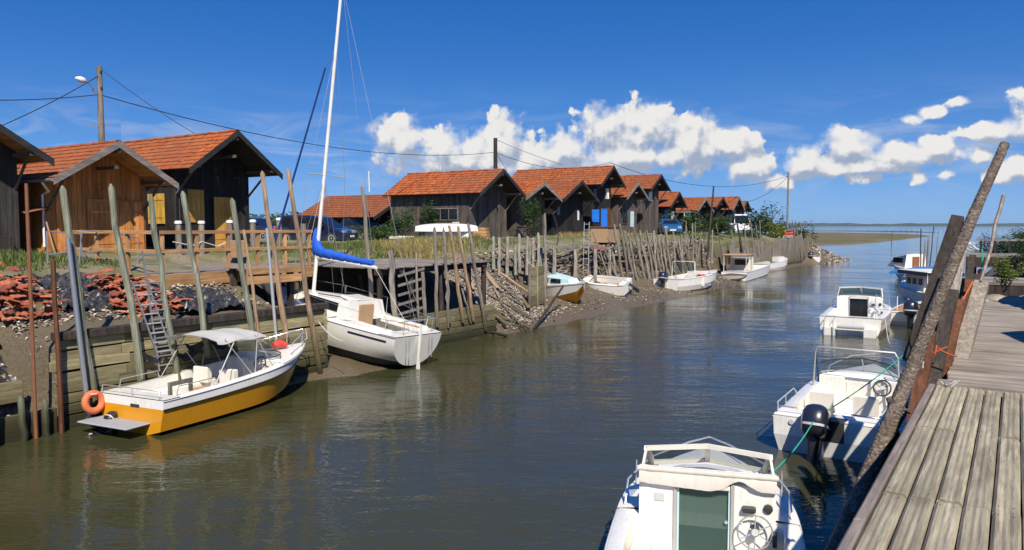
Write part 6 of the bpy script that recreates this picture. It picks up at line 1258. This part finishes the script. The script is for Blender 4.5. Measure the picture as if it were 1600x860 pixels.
tag(pv.build('slipway', M_['pinkpave']), 'pinkish paved slope running down the point', kind='structure')
tag(MB().bbox(-28.4, -28.1, 9.8, 12.4, 3.2, 3.95, .01).build('bench_frame', M_['dark_wood']), 'dark bench at the left edge before the huts', 'bench')
# ------------------------------------------------------------------ right quay
def atd(px, py, d):                                               # point on a sight line at camera depth d
    r_ = ray(px, py); f = -r_.x * math.sin(TH) + r_.y * math.cos(TH); return r_ * (d / f) + Vector((0, 0, EYE))
DZ = 2.65
dk = thing('plank_dock', (0, 5, DZ), 0, 'newer ribbed plank dock at the bottom right', 'dock'); rg = random.Random(31)
rows = [(.9, 2.85), (2.85, 5.2), (5.2, 7.07), (7.07, 9.02)]
for j in range(18):
    x0 = -.645 + j * .1465
    for k, (y0, y1) in enumerate(rows):
        o = rg.uniform(-.03, .03); b = MB(); pr = []                # ribbed board: fine grooves along its length
        w_ = .1385; n = 9; xs_ = [x0 + w_ * i / (n - 1) for i in range(n)]; rib = [.0, .019, .02, .015, .02, .015, .02, .019, .0]
        tw = rg.uniform(-.004, .004)
        rings = []
        for y in (y0 + .004 + o * (k > 0), (y0 + y1) / 2, y1 - .004 + (o if k < 3 else 0)):
            wx = rg.uniform(-.003, .003); rings.append([(x + wx - 0, y - 5, r + tw * (x - x0) / w_ - .02) for x, r in zip(xs_, rib)] + [(x0 + w_ + wx, y - 5, -.05), (x0 + wx, y - 5, -.05)])
        b.loft(rings); b.build('deck_board', M_['deck_new'], dk)
for k, (y0, y1) in enumerate(((.9, 4.6), (4.6, 9.05))): MB().bbox(-.715, -.651, y0 - 5 + .003, y1 - 5 - .003, -.14, .004, .012).build('edge_beam', M_['deck_edge'], dk)
for y in (1.5, 3.4, 5.2, 7.05, 8.95): MB().box(-.66, 2.1, y - 5 - .06, y - 5 + .06, -.25, -.055).build('joist', M_['dark_wood'], dk)
MB().box(-.62, -.5, -4.1, 4.05, -.5, -.26).build('stringer', M_['dark_wood'], dk)
for y in (2.0, 4.4, 6.4, 8.7): MB().tube([(-.6, y - 5, -3.2), (-.58, y - 5, -.06)], .1, 8).build('pile', M_['dark_wood'], dk)
# nail heads, twelve to a joint, too small to pick apart
nl = MB()
for j in range(18):
    for y in (5.12, 5.28, 6.99, 7.15, 8.9):
        for dx in (.03, .105): nl.lathe([(.005, 0), (.005, .0015)], T(-.645 + j * .1465 + dx, y - 5, .0005), 6)
nl.build('nails', M_['rust'], dk, kind='stuff')
op = thing('old_platform', (0, 15, DZ - .04), 0, 'old grey plank platform beyond the newer dock', 'platform')
for i in range(52):
    y = 9.06 + i * .218; e = -.62 + rg.uniform(-.05, .05) + .1 * max(0, (y - 17) / 4)
    MB().bbox(e, 2.25, y - 15, y - 15 + .2165, -.05 + rg.uniform(-.004, .004), .0 + rg.uniform(-.005, .005), .004).build('deck_board', M_['deck_pale'], op).rotation_euler = (R(rg.uniform(-.2, .2)), R(rg.uniform(-.08, .08)), 0)
MB().bbox(-.56, -.4, -5.9, 5.3, -.25, -.06, .01).build('edge_beam', M_['dark_wood'], op)
for y in (-5.2, -3.5, -1.5, .5, 2.5, 4.8): MB().tube([(-.5, y, -3.0), (-.48, y, -.06)], .11, 8).build('pile', M_['dark_wood'], op)
# bark covered pole
def bark_mat():
    m, t, p = newmat('bark'); g = nd(t, 'ShaderNodeNewGeometry').outputs[0]; v = vmth(t, 'MULTIPLY', g, (1, 1, 1.6)); a = noi(t, v, 30, 6, .7); b2 = noi(t, v, 6, 4)
    vo = nd(t, 'ShaderNodeTexVoronoi', inp={'Scale': 26.0}); L(t, v, vo.inputs['Vector'])
    c = ramp(t, a, [(.3, (.045, .032, .022)), (.5, (.15, .112, .08)), (.72, (.38, .30, .22))]); c = mixc(t, ramp(t, b2, [(.42, 0.0), (.6, .7)]), c, (.07, .052, .038)); L(t, c, p.inputs['Base Color'])
    p.inputs['Roughness'].default_value = .9; bump(t, p, mth(t, 'ADD', a, mth(t, 'MULTIPLY', vo.outputs[0], 1.2)), .9, .02); return m
M_['bark'] = bark_mat()
def log(b, p0, p1, r0, r1, n=16, k=40, seed=2, rough=.06):
    p0 = Vector(p0); p1 = Vector(p1); ax = (p1 - p0).normalized(); u = ax.cross(Vector((0, 0, 1))).normalized(); v = ax.cross(u); rings = []
    for i in range(k + 1):
        f = i / k; c = p0.lerp(p1, f) + u * noise.noise(Vector((f * 3, seed, 0))) * .05 + v * noise.noise(Vector((f * 3, seed, 9))) * .05; r = r0 + (r1 - r0) * f
        rings.append([c + (u * math.cos(q) + v * math.sin(q)) * r * (1 + rough * noise.noise(Vector((math.cos(q) * 2, math.sin(q) * 2, f * 26 + seed)))) for q in (2 * math.pi * j / n for j in range(n))])
    return b.loft(rings)
pt = atd(1570, 226, 8.2); pb = atd(1312, 842, 6.3); pf = pb + (pb - pt) * .62
bp = thing('leaning_pole', pf, 0, 'long bark covered pole leaning across the front of the quay', 'pole')
log(MB(), (0, 0, 0), pt - pf, .088, .047, rough=.12).build('trunk', M_['bark'], bp, 60)
kn = atd(1402, 645, 6.85) - pf; log(MB(), kn, kn + Vector((-.08, .02, .13)), .05, .025, 10, 8, 5, .2).build('branch_stub', M_['bark'], bp, 60); log(MB(), kn, kn + Vector((.09, .05, .04)), .045, .022, 10, 8, 6, .2).build('branch_stub', M_['bark'], bp, 60)
# bundle of old posts at the quay edge
def qp(t, f_, y0, y1, w_, d_, mat, label, name='quay_post', round_=False, ext=1.2, tw=0):
    a = ony(*t, y1); c = ony(*f_, y0); c = c + (c - a).normalized() * ext
    if round_: return post(name, a, c, w_, w_ * .9, mat, label, 'post', 'old posts bundled at the quay edge', point=False, n=9)
    M = frame(c, a - c, (1, tw, 0)); return tag(MB().bbox(-w_ / 2, w_ / 2, -d_ / 2, d_ / 2, 0, (a - c).length, .012, M).build(name, M_[mat]), label, 'post', 'old posts bundled at the quay edge')
qp((1497, 338), (1452, 470), 13.2, 13.8, .18, .08, 'dark_wood', 'broad dark board standing tallest behind the bark pole', ext=1.0)
qp((1511, 348), (1480, 440), 13.9, 14.3, .12, .1, 'dark_wood', 'second dark post right of the broad dark board', ext=1.5)
qp((1518, 327), (1478, 545), 11.6, 12.6, .07, .07, 'post_grey', 'slender pale post rising beside the bark pole', ext=1.0)
qp((1494, 418), (1478, 548), 11.2, 11.6, .11, .1, 'post_grey', 'pale split post in the middle of the bundle', ext=1.4)
qp((1472, 470), (1448, 598), 10.2, 10.6, .15, .13, 'dark_wood', 'dark weedy post behind the bark pole foot', ext=1.4)
qp((1450, 538), (1434, 622), 9.6, 9.8, .13, .11, 'rust_wood', 'rust brown post tied with white rope', ext=1.6)
qp((1483, 470), (1460, 600), 9.9, 10.4, .13, .12, 'dark_wood', 'blackened post between the pale and rusty posts', ext=1.4)
qp((1512, 440), (1482, 545), 11.4, 12.4, .13, .13, 'rust_wood', 'reddish post leaning on the platform edge', ext=1.4)
qp((1524, 432), (1496, 540), 12.2, 13.2, .13, .13, 'dark_wood', 'dark post beside the reddish post', ext=1.4)
qp((1534, 443), (1504, 552), 11.4, 12.6, .18, .13, 'post_grey', 'wide grey sawn post at the platform edge', ext=1.4)
qp((1520, 400), (1508, 470), 14.5, 15, .1, .1, 'dark_wood', 'thin dark post behind the wide grey post', ext=1.2)
qp((1466, 520), (1446, 600), 9.9, 10.2, .12, .1, 'rust_wood', 'short reddish post low behind the bark pole', ext=1.4)
qp((1490, 455), (1466, 590), 10.6, 11.2, .12, .12, 'dark_wood', 'dark round shouldered post in the middle of the bundle', ext=1.4)
qp((1503, 470), (1478, 585), 10.4, 11.2, .08, .08, 'rust_wood', 'narrow brown post before the reddish post', ext=1.4)
post('long_stick', ony(1568, 306, 12.5), ony(1532, 440, 11.6), .022, .03, 'post_grey', 'long thin pale stick standing above the platform edge', 'stick', point=False, n=6)
beam('plank lying along the platform edge', (-.80, 12.9, 2.42), (-.66, 18.5, 2.55), .16, .1, 'deck_old_y', 'edge_plank', 'plank')
# ropes and floats on the posts
def coil(name, label, c, n, spread, r, mat, seed):
    rg2 = random.Random(seed); pts = [Vector(c) + Vector((rg2.gauss(0, spread[0]), rg2.gauss(0, spread[1]), -spread[2] * i / n + rg2.gauss(0, .04))) for i in range(n)]
    return tag(MB().tube(pts, r, 5).build(name, M_[mat], None, 80), label, 'rope')
coil('green_rope', 'tangle of green rope on the middle posts', ony(1474, 535, 10.6), 40, (.035, .03, .34), .009, 'rope_g', 1); coil('green_rope', 'small knot of green rope on the bark pole', ony(1462, 487, 10.4), 18, (.025, .03, .16), .009, 'rope_g', 2)
coil('white_rope', 'white rope hanging on the rust brown post', ony(1442, 545, 9.5), 14, (.012, .01, .22), .009, 'rope_w', 3); coil('white_rope', 'white rope loop tied high on the bark pole', ony(1513, 380, 11.0), 12, (.05, .03, .06), .01, 'rope_w', 4)
coil('orange_rope', 'pale orange rope lashing the bundle of posts', ony(1468, 548, 9.8), 12, (.07, .02, .03), .009, 'rope_o', 5)
rope('orange_rope', 'taut orange rope running up the reddish post', [ony(1488, 500, 11.2), ony(1520, 440, 11.6)], .01, 'rope_o')
coil('rope_end', 'frayed rope lying on the dock corner', Vector((-.52, 9.0, 2.67)), 10, (.05, .03, .0), .007, 'rope_w', 7)
q = ony(1533, 425, 11.9); fl = thing('float', q, 0, 'red orange float hung at the platform edge', 'float'); MB().lathe([(.012, -.04), (.04, -.026), (.045, 0), (.04, .026), (.012, .04)], None, 12).build('float_body', M_['redp'], fl, 60); MB().tube([(0, 0, .05), (.01, 0, .16), (.0, .02, .3)], .01, 5).build('float_line', M_['rope_g'], fl)
# rocks and stone ledge beyond the platform
def rock(label, c, s, seed, mat):
    b = MB(); n, m = 10, 7; rings = []
    for i in range(m):
        th = math.pi * (i + .5) / m; rings.append([(s[0] * math.sin(th) * math.cos(q) * (1 + .3 * noise.noise(Vector((math.cos(q) * 1.5 + seed, math.sin(q) * 1.5, th)))), s[1] * math.sin(th) * math.sin(q) * (1 + .3 * noise.noise(Vector((math.cos(q) + seed, math.sin(q), th * 2)))), s[2] * math.cos(th)) for q in (2 * math.pi * j / n for j in range(n))])
    o = b.loft(rings).build('rock', M_[mat], None, 40); o.location = c; return tag(o, label, 'rock', 'rocks at the platform end')
M_['rock'] = patch('rock', [(.35, (.20, .16, .11)), (.65, (.46, .39, .29))], 2.0, fine=22, kind='Object')
for i in range(16):
    x = -.75 + (i % 6) * .38 + rg.uniform(-.1, .1); y = 20.6 + (i // 6) * .8 + rg.uniform(-.2, .2); rock('pale rough stone in the rubble at the platform end', (x, y, 2.5 + rg.uniform(-.1, .14)), (rg.uniform(.18, .34), rg.uniform(.2, .35), rg.uniform(.12, .22)), i, 'rock')
bush('shrub', 'small lime green shrub on the stones by the platform', ony(1568, 438, 22.5) + Vector((0, 0, -.1)), .28, .3, .5, 1500, .05, 'leaf_lime', 71, 'shrub')
# plank jetties farther along the right bank
def jetty(label, x0, x1, y0, y1, z, n, seed, rail_=False):
    P = thing('jetty', (x0, (y0 + y1) / 2, z), 0, label, 'jetty', 'dark jetties of the right bank'); r2 = random.Random(seed); yc = (y0 + y1) / 2
    for i in range(n): w_ = (y1 - y0) / n; MB().bbox(r2.uniform(-.08, .08), x1 - x0, y0 - yc + i * w_ + .006, y0 - yc + (i + 1) * w_ - .006, -.06, r2.uniform(-.01, .01), .006).build('deck_board', M_['deck_old'], P)
    MB().box(.05, .2, y0 - yc + .03, y1 - yc - .03, -.42, -.07).build('edge_beam', M_['dark_wood'], P); MB().box(.2, x1 - x0 - .05, y0 - yc + .02, y0 - yc + .12, -.42, -.07).build('front_beam', M_['dark_wood'], P)
    for y in (y0 - yc + .2, 0, y1 - yc - .2): MB().tube([(.15, y, -3.2), (.15, y, -.1)], .12, 7).build('pile', M_['dark_wood'], P)
    if rail_:
        for k in range(4): MB().box(.35 + k * .5, .43 + k * .5, y1 - yc - .2, y1 - yc - .12, 0, .5).build('rail_post', M_['dark_wood'], P)
        MB().box(.2, 2.2, y1 - yc - .22, y1 - yc - .1, .5, .58).build('rail', M_['deck_old'], P)
    return P
jetty('lower dark jetty just past the stones', -1.15, 2.6, 24.2, 27.0, 2.78, 12, 1); jetty('upper dark jetty with a low rail behind the stones', -1.6, 2.4, 33.5, 37.5, 3.18, 16, 2, True)
for i, (x, y, z, r0, hh, m, lab) in enumerate([(.45, 38.8, 3.0, .7, .8, 'leaf', 'mid green bush left of the dark hut'), (.65, 33.0, 2.7, .8, .9, 'leaf_dark', 'dark bush at the right edge above the jetty'), (.75, 29.5, 2.6, .75, 1.1, 'leaf_dark', 'low dark bush at the right edge beside the jetties'), (-.9, 44, 2.6, .8, 1.0, 'leaf', 'small far bush on the right bank'), (.3, 47, 2.7, .9, 1.0, 'leaf_dark', 'dark rounded tree behind the jetty rail')]):
    bush('bush', lab, (x, y, z), r0, r0, hh, 3200, .075, m, 80 + i, clumps=22)
for i, (a, c, r0, lab) in enumerate([((1439, 358), (1440, 400), .06, 'dark thin pole beyond the covered boat'), ((1446, 376), (1442, 410), .1, 'left pale pile beyond the covered boat'), ((1451, 370), (1447, 410), .1, 'right pale pile beyond the covered boat'), ((1459, 355), (1450, 408), .05, 'slanting dark pole beyond the covered boat'), ((1465, 370), (1462, 405), .06, 'faint thin pole near the broad dark board'), ((1455, 394), (1450, 408), .05, 'short slanting stick among the right bank piles')]):
    t = ony(*a, 64); f_ = ony(*c, 63); post('mooring_pole', t, (f_.x, f_.y, -.4), r0, r0 * .8, 'dark_wood' if i in (0, 3) else 'stake', lab, 'pole', n=6)
for i in range(26):
    px = 1360 + i * 9 + rg.uniform(-3, 3); q = onz(px, 363 + rg.uniform(-.8, 1.5), 0); post('channel_stake', (q.x + rg.uniform(-.5, .5), q.y, rg.uniform(1.0, 2.2)), (q.x, q.y, -.5), .12, .1, 'dark_wood', 'far thin stake standing in the bay', 'stake', 'stakes far out in the bay', n=5, point=False)
q = onz(1393, 381, 0); post('channel_marker', (q.x, q.y, 3.2), (q.x, q.y, -.5), .1, .09, 'stake', 'pale channel marker stake at the edge of the mudflat', 'stake', n=6, point=False)
# ------------------------------------------------------------------ sea air between here and the far shore
hz = MB().box(-13000, 13000, -120, 10500, -3.5, 75).build('haze', None); tag(hz, 'thin blue sea haze', kind='stuff')
hm = bpy.data.materials.new('haze'); hm.use_nodes = True; ht = hm.node_tree; ht.nodes.clear(); ho = nd(ht, 'ShaderNodeOutputMaterial')
hv = nd(ht, 'ShaderNodeVolumePrincipled', inp={'Color': (.72, .84, 1, 1), 'Density': 4.5e-5, 'Anisotropy': 0.2}); L(ht, hv.outputs[0], ho.inputs['Volume']); hz.data.materials.append(hm)
